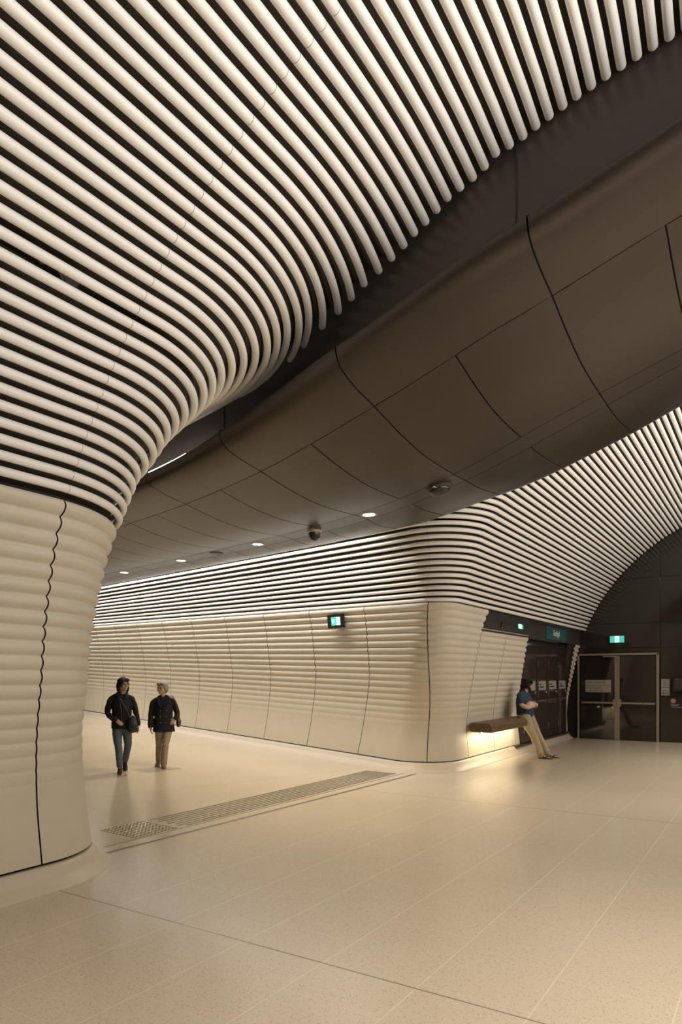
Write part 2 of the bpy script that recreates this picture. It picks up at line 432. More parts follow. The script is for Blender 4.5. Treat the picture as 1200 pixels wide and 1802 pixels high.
# ------------------------------------------------------------------ ribbed precast panels
NP_Y = [(0, 4.94), (.18, 4.94), (.7, 4.945), (1.2, 4.89), (1.65, 4.78), (2.165, 4.655), (2.66, 4.48), (2.97, 4.315), (3.1, 4.25)]
FP_Y = [(0, 4.79), (.18, 4.79), (.7, 4.81), (1.2, 4.76), (1.65, 4.67), (2.165, 4.56), (2.6, 4.45), (2.87, 4.345), (3.0, 4.30)]
FP_X = [(0, 10.56), (.18, 10.56), (.7, 10.58), (1.2, 10.53), (1.65, 10.42), (2.165, 10.28), (2.6, 10.15), (2.87, 10.03), (3.0, 9.98)]
def rib(z, top, pitch, amp):
    d = top - z
    ph = abs(math.sin(PI*d/pitch + 0.0)); s = ph**0.8
    fade = max(0.0, min(1.0, (z-0.75)/1.45)); fade = fade**0.9
    return amp*fade*(s - 0.5)
def near_plan(z): return sinterp(NP_Y, z), interp([(.18, 3.38), (1.2, 3.2), (2.95, 2.92)], z), interp([(.18, .78), (1.2, .86), (2.0, 1.0), (2.95, 1.26)], z)
def far_plan(z): return sinterp(FP_Y, z), sinterp(FP_X, z), interp([(.18, .72), (1.5, .58), (2.87, .42)], z)
def resample(path, n0, n1, total=None):
    P = [Vector((x, y)) for x, y, h in path]; L = [0.0]
    for a, b in zip(P, P[1:]): L.append(L[-1]+(b-a).length)
    return P, L
def plan_point(path, L, s):
    j = 0
    while j < len(L)-2 and L[j+1] < s: j += 1
    t = (s-L[j])/(L[j+1]-L[j]); x0, y0, h0 = path[j]; x1, y1, h1 = path[j+1]
    return x0+(x1-x0)*t, y0+(y1-y0)*t, h0+(h1-h0)*t
def panel_strip(name, planf, pathf, z0, z1, sfun, e0, e1, mat, top, pitch, amp, nz, ns, rampf=None, off=0.0, solid=0.03):
    """a panel between two vertical edges; e0/e1(z) give the path parameter of its edges"""
    vs, fs, nn = [], [], []
    for j in range(nz+1):
        z = z0 + (z1-z0)*j/nz
        path, L, org = pathf(z)
        a, b = e0(z, path, L, org), e1(z, path, L, org); r = rib(z, top, pitch, amp)
        for i in range(ns+1):
            s = a + (b-a)*i/ns; x, y, h = plan_point(path, L, s)
            nx, ny = -math.sin(h), math.cos(h)
            zz = z + (rampf(y, z) if rampf else 0)
            vs.append((x + nx*(off-r), y + ny*(off-r), zz)); nn.append(Vector((nx, ny, 0)))
    for j in range(nz):
        for i in range(ns): a = j*(ns+1)+i; fs.append((a, a+1, a+ns+2, a+ns+1))
    n0 = len(fs)
    if solid: vs, fs = grid_rim(vs, fs, ns, nz, lambda i: nn[i]*solid)
    return mesh_obj(name, vs, fs, mat, None, True, rim=(len(fs)-n0) if solid < .1 else 0)
def near_pathf(z):
    Y, x0, R = near_plan(z); p = near_path(Y, x0, R, -5.0, 8.0, dx=0.5, na=40); P, L = resample(p, 0, 0)
    return p, L, x0 + 5.0           # org: path length at the start of the bend
def far_pathf(z):
    Y, X5, R = far_plan(z); p = far_path(Y, X5, R, 24.0, XE-0.05, dx=0.5, na=40); P, L = resample(p, 0, 0)
    arc = R*(PI-TH); n = [i for i, q in enumerate(p) if q[2] > TH-PI+1e-6][0]
    i0 = n-1
    return p, L, L[i0]              # org: path length where the corner bend starts (24 m in)
def far_ramp(y, z): return frise(y) + (rise(y)-frise(y))*min(1, z/2.87)
GAP = 0.007
NT, FT = 2.965, 2.87
# near column: seam at X ~3.08 (top) .. 3.3 (base)
def near_seam(z): return interp([(.18, 3.30), (2.96, 3.08)], z)
e_x = lambda fx, d: (lambda z, p, L, o: fx(z) + 5.0 + d)
tag(panel_strip('ribbed_panel', near_plan, near_pathf, .192, NT, None, lambda z, p, L, o: 0.2, e_x(near_seam, -GAP), M_PANEL, NT, .112, .036, 300, 40), 'wide ribbed cream panel on the near column, left of its wavy black seam', 'wall panel', 'ribbed panels of the near column')
tag(panel_strip('ribbed_panel', near_plan, near_pathf, .192, NT, None, e_x(near_seam, GAP), lambda z, p, L, o: o + 3.0, M_PANEL, NT, .112, .036, 300, 90), 'ribbed cream panel turning the near column corner, right of its wavy black seam', 'wall panel', 'ribbed panels of the near column')
struct(panel_strip('wall_near', near_plan, near_pathf, 0.0, 3.2, None, lambda z, p, L, o: 0.0, lambda z, p, L, o: o + 7.0, M_SEAM, 9, 1, 0, 12, 80, off=0.06, solid=0))
# far side: seams along the passage every ~1.57 m, then the corner, then the bench bay
seams_pass = [6.70 + 1.51*i for i in range(13)]
def e_pass(Ys, d):
    def f(z, p, L, o):
        y0 = plan_point(p, L, o)[1]; return o - (Ys + interp([(.18, 0), (.88, -.17), (1.65, -.42), (2.87, -.55)], z) - y0)/PY + d
    return f
def e_vault(fx, d):
    def f(z, p, L, o):
        xe = XE-0.05; return L[-1] - (xe - fx(z)) + d
    return f
corner_seam = lambda z: sinterp([(.18, 0.44), (1.2, .45), (2.0, .36), (2.87, 0.22)], z)
def e_corner(d):
    def f(z, p, L, o):
        Y, X5, R = far_plan(z); return o + R*(PI-TH)*corner_seam(z) + d
    return f
names = ['second', 'third', 'fourth', 'fifth', 'sixth', 'seventh', 'eighth', 'ninth', 'tenth', 'eleventh', 'twelfth', 'thirteenth']
for i in range(12):
    a, b = seams_pass[i+1], seams_pass[i]
    if a > 24: continue
    tag(panel_strip('ribbed_panel', far_plan, far_pathf, .185, FT, None, e_pass(a, GAP), e_pass(b, -GAP), M_PANEL, FT, .1165, .036, 280, 8, far_ramp),
        f'ribbed cream panel of the passage wall, {names[i]} panel from the far corner seam going left', 'wall panel', 'ribbed panels of the passage wall')
tag(panel_strip('ribbed_panel', far_plan, far_pathf, .185, FT, None, e_pass(seams_pass[0], GAP), e_corner(-GAP), M_PANEL, FT, .1165, .036, 280, 30, far_ramp), 'ribbed cream panel just left of the straight corner seam in the passage', 'wall panel', 'ribbed panels of the passage wall')
s1 = lambda z: interp([(.18, 11.86), (2.55, 11.70), (2.87, 11.72)], z)
s2 = lambda z: interp([(.18, 13.25), (2.55, 13.05)], z)
s3 = lambda z: interp([(.18, 14.85), (2.55, 14.42)], z)
TOPB = 2.545
tag(panel_strip('ribbed_panel', far_plan, far_pathf, .185, FT, None, e_corner(GAP), e_vault(s1, -GAP), M_PANEL, FT, .1165, .036, 280, 40, far_ramp), 'ribbed cream panel between the straight corner seam and the timber bench', 'wall panel')
tag(panel_strip('ribbed_panel', far_plan, far_pathf, .185, TOPB, None, e_vault(s1, GAP), e_vault(s2, -GAP), M_PANEL, FT, .1165, .036, 240, 6), 'ribbed cream panel above the left half of the timber bench', 'wall panel')
tag(panel_strip('ribbed_panel', far_plan, far_pathf, .185, TOPB, None, e_vault(s2, GAP), e_vault(s3, -GAP), M_PANEL, FT, .1165, .036, 240, 6), 'ribbed cream panel behind the leaning man, beside the glazed bay', 'wall panel')
s4 = lambda z: interp([(.18, 18.74), (1.3, 18.70), (2.5, 18.42)], z); s5 = lambda z: 18.93
tag(panel_strip('ribbed_panel', far_plan, far_pathf, .185, TOPB-0.03, None, e_vault(s4, 0), e_vault(s5, 0), M_PANEL, FT, .1165, .05, 240, 4, solid=0.05), 'narrow ribbed cream end panel between the glazed bay and the steel door frame', 'wall panel')
struct(panel_strip('wall_far', far_plan, far_pathf, 0.0, 3.0, None, lambda z, p, L, o: 0.0, e_vault(lambda z: 14.4, 0), M_SEAM, 9, 1, 0, 12, 90, far_ramp, off=0.06, solid=0))
# cove skirtings
def skirting(name, pathf, s0, s1, ns, rampf):
    prof = [(0.0, .168), (-.012, .166), (-.03, .14), (-.055, .095), (-.095, .05), (-.135, .02), (-.165, .001), (-.168, -.02)]
    p, L, org = pathf(.18); a, b = s0(.18, p, L, org), s1(.18, p, L, org); vs, fs = [], []
    for o, z in [(0.05, .168)] + prof:
        for i in range(ns+1):
            x, y, h = plan_point(p, L, a+(b-a)*i/ns); nx, ny = -math.sin(h), math.cos(h)
            vs.append((x+nx*o, y+ny*o, z + rampf(y+ny*o)))
    for j in range(len(prof)):
        for i in range(ns): q = j*(ns+1)+i; fs.append((q, q+1, q+ns+2, q+ns+1))
    return struct(mesh_obj(name, vs, fs, M_SKIRT, None, True))
skirting('baseboard_near', near_pathf, lambda z, p, L, o: 0.0, lambda z, p, L, o: o+7.0, 120, frise)
skirting('baseboard_far', far_pathf, lambda z, p, L, o: 0.0, e_vault(lambda z: 18.9, 0), 160, frise)
M_GLOSSD = plain('gloss_cupboard', (0.045, 0.035, 0.029), 0.10, var=0.2, scale=2)
# ------------------------------------------------------------------ bronze bulkhead carried across the vault and down the passage
def smst(Y): t = max(0.0, min(1.0, (Y-1)/4)); return t*t*(3-2*t)
LX = dict(roll=(4.72, 5.15), La=(5.35, 5.80), Lb=(7.02, 7.72), Lc=(7.37, 8.07), edge=(8.95, 9.0))
LZ = dict(roll=[(.5, 5.177), (.93, 5.05), (1.41, 4.912), (2.0, 4.742), (2.48, 4.588), (3.03, 4.418), (3.68, 4.262), (4.34, 4.155), (5.05, 4.075), (5.8, 4.035), (7, 4.03), (60, 4.03)],
          La=[(.5, 4.965), (.98, 4.812), (1.46, 4.645), (2.28, 4.375), (3.12, 4.118), (3.95, 3.965), (4.74, 3.883), (6.27, 3.817), (7.8, 3.81), (60, 3.81)],
          Lb=[(.5, 4.79), (.74, 4.715), (1.51, 4.453), (2.31, 4.185), (3.06, 3.965), (3.9, 3.842), (4.86, 3.795), (6.16, 3.752), (7.7, 3.742), (60, 3.742)],
          Lc=[(.5, 4.80), (.78, 4.721), (1.49, 4.465), (2.3, 4.187), (3.09, 3.972), (3.92, 3.85), (4.78, 3.798), (5.95, 3.757), (7.3, 3.74), (60, 3.74)],
          edge=[(.5, 5.045), (.94, 4.89), (1.52, 4.635), (2.31, 4.322), (2.85, 4.147), (3.12, 4.082), (3.8, 3.945), (4.27, 3.88), (5.39, 3.86), (6.6, 3.842), (60, 3.842)])
def lz(n, Y):
    tab = LZ[n]
    if Y < 0.5:
        Y = Y if Y > -0.9 else -1.8 - Y
        t = 0.5 - Y; return tab[0][1] + 0.29*t - 0.29*t*t/2.8
    return sinterp(tab, Y) + rise(Y)
def lx(n, Y): A, X5 = LX[n]; return A + gfun(Y) + (X5-.7-A)*smst(Y)
def section(Y):
    r = (lx('roll', Y), lz('roll', Y)); a = (lx('La', Y), lz('La', Y)); b = (lx('Lb', Y), lz('Lb', Y)); c = (lx('Lc', Y), lz('Lc', Y)); e = (lx('edge', Y), lz('edge', Y))
    dz = r[1]-a[1]
    m1 = (r[0]+.045, r[1]-.42*dz); m2 = (r[0]+.24, r[1]-.74*dz)
    sag = .05*max(0.0, min(1.0, (Y-3)/2))
    f = lambda p, q, t, s, k=0.0: (p[0]+(q[0]-p[0])*t, p[1]+(q[1]-p[1])*s - sag*k)
    return [(r[0]+.20, r[1]-.04), (r[0]+.10, r[1]+.005), (r[0]+.03, r[1]+.014), r, m1, m2, a, f(a, b, .24, .50, .7), f(a, b, .52, .91, 1.0), f(a, b, .78, 1.01, .65), b, c,
            f(c, e, .35, .13, .6), f(c, e, .7, .50, .5), e, (e[0]+.05, e[1]+.07), (e[0]+.02, e[1]+.16)]
def cat(P, u):
    i = min(int(u), len(P)-2); t = u-i; g = lambda j: P[max(0, min(len(P)-1, j))]
    p0, p1, p2, p3 = g(i-1), g(i), g(i+1), g(i+2); out = []
    d0, d1, d2 = [max(1e-4, math.hypot(q[0]-w[0], q[1]-w[1]))**.5 for q, w in ((p1, p0), (p2, p1), (p3, p2))]
    for k in range(2):
        m1 = d1*((p1[k]-p0[k])/d0 - (p2[k]-p0[k])/(d0+d1) + (p2[k]-p1[k])/d1) if i > 0 else (p2[k]-p1[k])
        m2 = d1*((p2[k]-p1[k])/d1 - (p3[k]-p1[k])/(d1+d2) + (p3[k]-p2[k])/d2) if i+2 < len(P) else (p2[k]-p1[k])
        out.append(p1[k]*(2*t**3-3*t*t+1) + m1*(t**3-2*t*t+t) + p2[k]*(-2*t**3+3*t*t) + m2*(t**3-t*t))
    return out
def loft_patch(name, u0, u1, y0, y1, nu, ny, mat, parent, dz=0.0, solid=0.012):
    vs, fs = [], []
    for j in range(ny+1):
        Y = y0 + (y1-y0)*j/ny; S = section(Y)
        for i in range(nu+1):
            x, z = cat(S, u0 + (u1-u0)*i/nu); vs.append((x, Y, z+dz))
    for j in range(ny):
        for i in range(nu): a = j*(nu+1)+i; fs.append((a, a+nu+1, a+nu+2, a+1))
    n0 = len(fs)
    if solid: vs, fs = grid_rim(vs, fs, nu, ny, lambda i: Vector((0, 0, .02)))
    return mesh_obj(name, vs, fs, mat, parent, True, rim=len(fs)-n0)
bulk = thing('ceiling_bulkhead', 'dark bronze panelled bulkhead curving across the vault and down the passage ceiling', 'bulkhead', (0, 0, 0))
rows = [(0, 6, 24, False), (6, 10, 20, True), (10, 11, 3, False), (11, 16, 24, True)]
GY = 0.007
for (u0, u1, nu, half) in rows:
    P = section(3.0)
    du0 = 0.005/math.dist(P[u0], P[u0+1]) if u0 > 0 else 0; du1 = 0.005/math.dist(P[u1-1], P[u1]) if u1 < 16 else 0
    step = 0.8 if half else 1.6
    y = 1.47 - 4.8
    while y < 25:
        loft_patch('ceiling_panel', u0+du0, u1-du1, y+GY, y+step-GY, nu, 4 if half else 8, M_BRONZE, bulk); y += step
loft_patch('backing', 4.0, 14.2, 1.47-4.8, 25, 60, 100, M_SEAM, bulk, dz=0.022, solid=0)

# dark fascia above the bulkhead where the vault tubes stop
FT_TAB = [(-4, 4.9), (-3, 5.2), (-2, 5.55), (-1, 5.84), (0, 5.92), (.5, 5.885), (1.0, 5.80), (1.44, 5.666), (1.85, 5.522), (2.24, 5.35), (2.67, 5.144), (3.07, 4.973), (3.4, 4.85), (3.64, 4.787), (3.95, 4.722), (4.69, 4.66), (9, 4.7)]
vs, fs, ysf = [], [], [-3 + 0.1*i for i in range(101)]
for Y in ysf:
    X = fascia_x(Y) + 0.08; zt = interp(FT_TAB, Y) + .5
    for i in range(7): vs.append((X, Y, (lz('roll', Y)-0.10) + (zt-lz('roll', Y)+0.10)*i/6))
for j in range(len(ysf)-1):
    for i in range(6): a = j*7+i; fs.append((a, a+1, a+8, a+7))
fas = struct(mesh_obj('trim_1', vs, fs, M_FASCIA, None, True))
for Y in (1.62, 3.32, 5.18):      # vertical joints of the fascia
    X = fascia_x(Y)+0.076; z0 = lz('roll', Y)-.05; z1 = interp(FT_TAB, Y)+.05
    box('panel_joint', (X, Y, (z0+z1)/2), (0.006, 0.012, z1-z0), M_SEAM, fas, bevel=0)

# lit cove strip lying in the trough behind the near edge of the bulkhead
led = tag(bpy.data.objects.new('cove_light_strip', None), 'bright linear cove light on the bulkhead edge beside the near column', 'light strip'); COL.objects.link(led)
vs, fs = [], []; ysl = [5.42 + .25*i for i in range(40)]
for Y in ysl:
    x, z = lx('roll', Y) + .075, lz('roll', Y) + .034
    vs += [(x-.015, Y, z), (x+.015, Y, z), (x+.015, Y, z+.015), (x-.015, Y, z+.015)]
for j in range(len(ysl)-1):
    for i in range(4): fs.append((j*4+i, j*4+(i+1) % 4, j*4+4+(i+1) % 4, j*4+4+i))
mesh_obj('diffuser', vs, fs, M_LED, led)
vs = [(v[0], v[1], v[2]-.012) if i % 4 in (0, 1) else (v[0], v[1], v[2]-.025) for i, v in enumerate(vs)]
mesh_obj('channel', vs, fs, M_STEEL, led)
# ceiling fittings in the strip
def strip_frame(Y):
    x = (lx('Lb', Y)+lx('Lc', Y))/2; e = 0.05; z = (lz('Lb', Y)+lz('Lc', Y))/2
    ty = Vector(((lx('Lb', Y+e)-lx('Lb', Y-e)), 2*e, lz('Lb', Y+e)-lz('Lb', Y-e))).normalized()
    tx = Vector((1, 0, (lz('Lc', Y)-lz('Lb', Y))/(lx('Lc', Y)-lx('Lb', Y)))); tx = (tx - ty*tx.dot(ty)).normalized(); n = tx.cross(ty)
    m = Matrix((tx, ty, n)).transposed().to_4x4(); m.translation = Vector((x, Y, z)); return m
dl_words = ['nearest the vault', 'second into the passage', 'third into the passage', 'fourth into the passage', 'fifth into the passage', 'sixth into the passage']
for i, Y in enumerate((4.52, 7.02, 9.50, 12.0, 14.5, 17.0, 19.5)):
    t = tag(bpy.data.objects.new('downlight', None), f'lit round recessed downlight in the bronze ceiling strip, {dl_words[i] if i < 6 else "deepest in the passage"}', 'downlight', 'downlights of the ceiling strip')
    COL.objects.link(t); t.matrix_world = strip_frame(Y)
    lathe('trim_ring', [(.078, -.001), (.105, -.006), (.112, -.003), (.112, .004), (.078, .004)], M_STEEL, t, 28)
    lathe('lens', [(.078, -.002), (.05, -.006), (.001, -.007)], M_LAMP, t, 28)
    d = bpy.data.lights.new('downlight_beam', 'SPOT'); d.energy = 160; d.color = (1.0, .85, .60); d.spot_size = math.radians(118); d.spot_blend = 0.9; d.shadow_soft_size = 0.06
    s = bpy.data.objects.new('downlight_beam', d); COL.objects.link(s); s.location = t.matrix_world.translation + Vector((0, 0, -.05))
for i, Y in enumerate((8.26, 15.8)):
    t = tag(bpy.data.objects.new('ceiling_speaker', None), ['round dark grille in the ceiling strip, between the second and third downlights', 'round dark grille deep in the passage ceiling strip beside the column edge'][i], 'speaker'); COL.objects.link(t); t.matrix_world = strip_frame(Y)
    lathe('rim', [(.10, .003), (.125, .003), (.125, -.008), (.108, -.010), (.10, -.006)], M_BRONZE, t, 28)
    lathe('grille', [(.104, -.006), (.05, -.009), (.001, -.010)], M_DARK, t, 28)
def dome_camera(Y, lab, r, drop):
    t = tag(bpy.data.objects.new('security_camera', None), lab, 'camera'); COL.objects.link(t); t.matrix_world = strip_frame(Y)
    lathe('base_plate', [(r*1.25, .003), (r*1.25, -.02), (r*1.1, -.032), (r*.9, -.034)], M_STEEL if drop > .12 else M_DARK, t, 32)
    pr = [(r, -.02)] + [(r*math.cos(a*PI/16), -.03-(drop-.03)*math.sin(a*PI/16)) for a in range(0, 8)] + [(.002, -drop)]
    lathe('dome', pr, M_BLACK, t, 32)
    if drop > .12: lathe('lens', [(.035, 0), (.035, -.03), (.001, -.034)], M_GLOSS, t, 16, c=(r*.3, -r*.55, -drop*.55))
    else: box('status_tab', (-r*1.15, -.05, -.03), (.07, .012, .014), M_SIGN, t)
dome_camera(3.36, 'wide black dome camera on the bronze bulkhead, right of the first downlight', .125, .10)
dome_camera(5.62, 'small hanging dome camera with pale collar between the first two downlights', .085, .15)

# ------------------------------------------------------------------ end wall with doors
wall = struct(thing('wall_end', None, None)); wall.pop('label', None)
ZT = ZC+RC+.1
yj = [-4.6, -2.6, -0.05, 2.498, 5.0]; zj = [0, 2.285, 2.412, 3.05, 4.203, 5.35, ZT]
for a, b in zip(yj, yj[1:]):
    for c, d in zip(zj, zj[1:]):
        if a == 2.498 and c == 0: continue
        if a < 2.4 and c == 0: d = 2.412
        if a < 2.4 and c == 2.285: continue
        bb = 4.56 if False else b
        box('wall_panel', (XE+.02, (a+b)/2, (c+d)/2), (.04, bb-a-.008, d-c-.008), M_GLOSS, wall, bevel=.002)
box('backing', (XE+.06, 0.2, ZT/2), (.03, 9.8, ZT), M_SEAM, wall, bevel=0)
door = struct(thing('door_1', None, None)); door.pop('label', None)
fx = XE-.035
for y, w in ((4.505, .05), (2.55, .062)): box('door_frame', (fx, y, 1.135), (.11, w, 2.27), M_STEEL, door)
box('door_frame', (fx, 3.53, 2.245), (.11, 2.0, .055), M_STEEL, door)
for side, (ya, yb) in enumerate(((4.455, 3.553), (3.487, 2.585))):
    leaf = box('door_leaf', (XE-.03, (ya+yb)/2, 1.105), (.04, abs(ya-yb), 2.19), M_DOOR, door, bevel=.003)
    ye = yb+.018 if side == 0 else ya-.012
    box('edge_strip', (XE-.058, ye, 1.105), (.03, .034 if side == 0 else .02, 2.19), M_STEEL, leaf)
    pb = box('push_bar', (XE-.10, (ya+yb)/2, .97), (.035, abs(ya-yb)-.06, .046), M_STEEL, leaf, bevel=.008)
    yl = yb+.03 if side == 0 else ya-.03
    box('latch_case', (XE-.085, yl, .97), (.07, .075, .19), M_STEEL, leaf)
    box('bar_break', (XE-.1185, (ya*.33+yb*.67) if side else (ya*.62+yb*.38), .97), (.004, .012, .046), M_SEAM, leaf, bevel=0)
    box('end_bracket', (XE-.08, ya-.03 if side == 0 else yb+.03, .97), (.05, .04, .07), M_BLACK, leaf)
    if side:
        for z in (.12, 1.0, 2.08): box('hinge', (XE-.07, ya+.0, z), (.02, .022, .13), M_STEEL, leaf)
box('centre_strip', (XE-.03, 3.52, 1.105), (.035, .07, 2.19), M_STEEL, door)
box('door_closer', (XE-.09, 3.70, 2.19), (.05, .34, .03), M_STEEL, door)
# map text so that it reads on a wall facing -X: local x -> -Y, local y -> Z
def wall_m(x, y, z): return Matrix(((0, 0, -1, x), (-1, 0, 0, y), (0, 1, 0, z), (0, 0, 0, 1)))
def plate(name, lab, cat, y0, y1, z0, z1, x=XE-.055, mat=M_SIGN, th=.006):
    t = tag(box(name, (0, 0, 0), (th, abs(y1-y0), abs(z1-z0)), mat, None, bevel=.0015), lab, cat); t.location = (x, (y0+y1)/2, (z0+z1)/2); return t
p = plate('door_sign', 'upper pale sign plate reading FIRE HYDRANT on the left door leaf', 'sign', 4.327, 3.676, 1.434, 1.57)
text_obj('lettering', 'FIRE HYDRANT', .072, M_INK, p, wall_m(-.0035, .30, -.022), xs=1.02)
p = plate('door_sign', 'lower pale sign plate with three lines of small text on the left door leaf', 'sign', 4.327, 3.676, 1.245, 1.425)
for i, s in enumerate(('FIRE SAFETY DOOR', 'DO NOT OBSTRUCT', 'DO NOT KEEP OPEN')): text_obj('lettering', s, .043, M_INK, p, wall_m(-.0035, .30, .035-.05*i), xs=1.05)
p = plate('wall_sign', 'upper pale notice plate on the dark wall right of the door frame', 'sign', 2.478, 2.285, 1.393, 1.595, x=XE-.004)
for i in range(6): box('text_line', (-.0035, .012 if i % 2 else 0, .07-.028*i), (.001, .13-.025*(i % 2), .006), M_INK, p, bevel=0)
p = plate('wall_sign', 'lower pale plate reading B04 on the dark wall right of the door frame', 'sign', 2.478, 2.285, 1.185, 1.383, x=XE-.004)
text_obj('lettering', 'B04', .085, M_INK, p, wall_m(-.0035, .075, -.075)); box('text_line', (-.0035, .02, .018), (.001, .11, .012), M_INK, p, bevel=0)
p = plate('notice', 'black no smoking notice with a red ring on the dark end wall', 'sign', 2.275, 1.93, .855, 1.125, x=XE-.004, mat=M_BLACK)
M_RED = plain('sign_red', (.5, .06, .03), .5)
bm = bmesh.new(); cyl_bm(bm, (-.004, .10, .058), .062, .062, .002, 28, 'X'); disc = bm_obj('symbol_disc', bm, M_SIGN, p)
vs, fs = [], []
for r in (.046, .06):
    for i in range(28): a = 2*PI*i/28; vs.append((-.0056, .10+r*math.cos(a), .058+r*math.sin(a)))
for i in range(28): fs.append((i, (i+1) % 28, 28+(i+1) % 28, 28+i))
mesh_obj('red_ring', vs, fs, M_RED, p)
box('cigarette', (-.0055, .10, .056), (.001, .07, .014), M_INK, p, bevel=0); box('red_bar', (-.0058, .10, .058), (.001, .10, .011), M_RED, p, bevel=0, rot=Matrix.Rotation(math.radians(-40), 3, 'X'))
for z, w in ((-.035, .2), (-.055, .17), (-.105, .25)): box('text_line', (-.0035, .155-w/2, z), (.001, w, .011), M_SIGN, p, bevel=0)
al = thing('wall_phone_box', 'black wall mounted box on the dark end wall at the frame edge', 'box', (XE-.05, 2.07, 1.465))
box('housing', (0, 0, 0), (.10, .27, .33), M_BLACK, al, bevel=.02); box('face_plate', (-.055, 0, .01), (.012, .19, .24), M_DARK, al, bevel=.005); box('top_mark', (-.062, .03, .135), (.004, .06, .008), M_SIGN, al)
# running man exit signs
def exit_sign(name, lab, M, w, h, layout):
    t = tag(bpy.data.objects.new(name, None), lab, 'exit sign'); COL.objects.link(t); t.matrix_world = M      # local x right, y up, z towards viewer
    fr = box('casing', (0, 0, -.012), (w, h, .03), M_SIGN if layout != 'slot' else M_BLACK, t)
    box('green_face', (0, 0, .004), (w-.02, h-.02, .004), M_GREEN, t, bevel=0)
    px = {'centre': 0.0, 'arrow': w*.25, 'slot': -w*.12}[layout]; pw = {'centre': w*.28, 'arrow': w*.34, 'slot': w*.5}[layout]
    box('white_panel', (px, 0, .0065), (pw, h-.03, .002), M_WHITE, t, bevel=0)
    q = h*.36
    def poly(nm, pts, mat, z=.0085):
        n = len(pts); vs = [(x, y, z) for x, y in pts]; mesh_obj(nm, vs, [tuple(range(n))], mat, t)
    def limb(a, b, wd):
        (x0, y0), (x1, y1) = a, b; L = math.hypot(x1-x0, y1-y0); nx, ny = -(y1-y0)/L*wd/2, (x1-x0)/L*wd/2
        return [(x0+nx, y0+ny), (x1+nx, y1+ny), (x1-nx, y1-ny), (x0-nx, y0-ny)]
    segs = [((0, .45), (-.1, -.1), .34), ((-.05, -.05), (.35, -.35), .22), ((.35, -.35), (.2, -.85), .2), ((-.1, -.1), (-.3, -.5), .22), ((-.3, -.5), (-.75, -.55), .2), ((.05, .4), (.5, .2), .16), ((0, .4), (-.5, .25), .16), ((-.5, .25), (-.62, -.05), .14)]
    vs, fs = [], []
    for a, b, wd in segs:
        i = len(vs); vs += [(px+x*q, y*q, .0085+.0002*len(fs)) for x, y in limb(a, b, wd)]; fs.append((i, i+1, i+2, i+3))
    i = len(vs); vs += [(px+.12*q+.17*q*math.cos(2*PI*j/14), .75*q+.17*q*math.sin(2*PI*j/14), .009) for j in range(14)]; fs.append(tuple(range(i, i+14)))
    mesh_obj('running_figure', vs, fs, M_GREEN, t)
    if layout == 'arrow':
        ax = -w*.23; a = h*.26; vs, fs = [], []
        for s in (limb((.9, 0), (-.5, 0), .34), limb((-.9, 0), (.0, .9), .36), limb((-.9, 0), (.0, -.9), .36)):
            i = len(vs); vs += [(ax+x*a, y*a, .008) for x, y in s]; fs.append((i, i+1, i+2, i+3))
        mesh_obj('arrow', vs, fs, M_WHITE, t)
    return t
exit_sign('exit_sign', 'green lit running man exit sign above the steel framed doors', Matrix(((0, 0, -1, XE-.03), (-1, 0, 0, 3.535), (0, 1, 0, 2.64), (0, 0, 0, 1))), .365, .185, 'centre')

# ------------------------------------------------------------------ sign band over the bench bay
bz0, bz1, by = 2.50, 2.875, 4.47
band = struct(box('trim_2', (15.36, by+.03, (bz0+bz1)/2+.0), (7.26, .05, bz1-bz0), M_DARK, None, bevel=.004))
box('lower_lip', (15.36, by+.012, bz0+.004), (7.26, .05, .012), M_DARK, band, bevel=0); box('groove', (15.36, by+.002, bz1-.05), (7.26, .006, .008), M_SEAM, band, bevel=0)
bandM = lambda x, z, d=0: Matrix(((1, 0, 0, x), (0, 0, -1, by-d), (0, 1, 0, z), (0, 0, 0, 1)))
t = tag(box('station_sign', (0, 0, 0), (1.72, .012, .30), M_TEAL, None, bevel=.002), 'teal station name sign reading Gadigal on the dark band over the glazed bay', 'sign'); t.location = (16.62, by-.002, 2.685)
text_obj('lettering', 'Gadigal', .20, M_CREAMINK, t, Matrix(((1, 0, 0, -.02), (0, 0, -1, -.0068), (0, 1, 0, -.05), (0, 0, 0, 1))), align='CENTER', xs=.95)
exit_sign('exit_sign', 'small lit running man exit sign set in the dark band above the bench', bandM(13.86, 2.715, .008), .34, .14, 'slot')
t = tag(box('sensor_strip', (0, 0, 0), (.05, .02, .20), M_BLACK, None, bevel=.006), 'thin black sensor strip in the dark band, left of its exit sign', 'sensor'); t.location = (12.72, by-.004, 2.70)
box('indicator', (0, -.011, -.085), (.03, .006, .014), M_CREAMINK, t)

# exit sign on the passage wall, in a notched black plate
q = Vector((10.62, 6.86, 2.70)); ux = -PD; nrm = Vector((-PY, PX, 0)); nrm = Vector((-0.958, 0.287, 0.0)); nrm.z = -0.10; nrm.normalize(); uy = nrm.cross(ux).normalized()
Mx = Matrix((ux, uy, nrm)).transposed().to_4x4(); Mx.translation = q + nrm*0.045
ep = exit_sign('exit_sign', 'lit exit sign with left arrow on the ribbed passage wall', Mx, .27, .165, 'arrow')
wv = [(.20 + .02*math.sin(j*PI/3.2), -.125 + .25*j/20) for j in range(21)]
pts = [(-.24, -.125)] + wv + [(-.24, .125)]
vs = [(x, y, .0) for x, y in pts] + [(x, y, -.04) for x, y in pts]; n = len(pts)
mesh_obj('mounting_plate', vs, [tuple(range(n)), tuple(reversed(range(n, 2*n)))] + [(i, i+n, (i+1) % n + n, (i+1) % n) for i in range(n)], M_BLACK, ep)

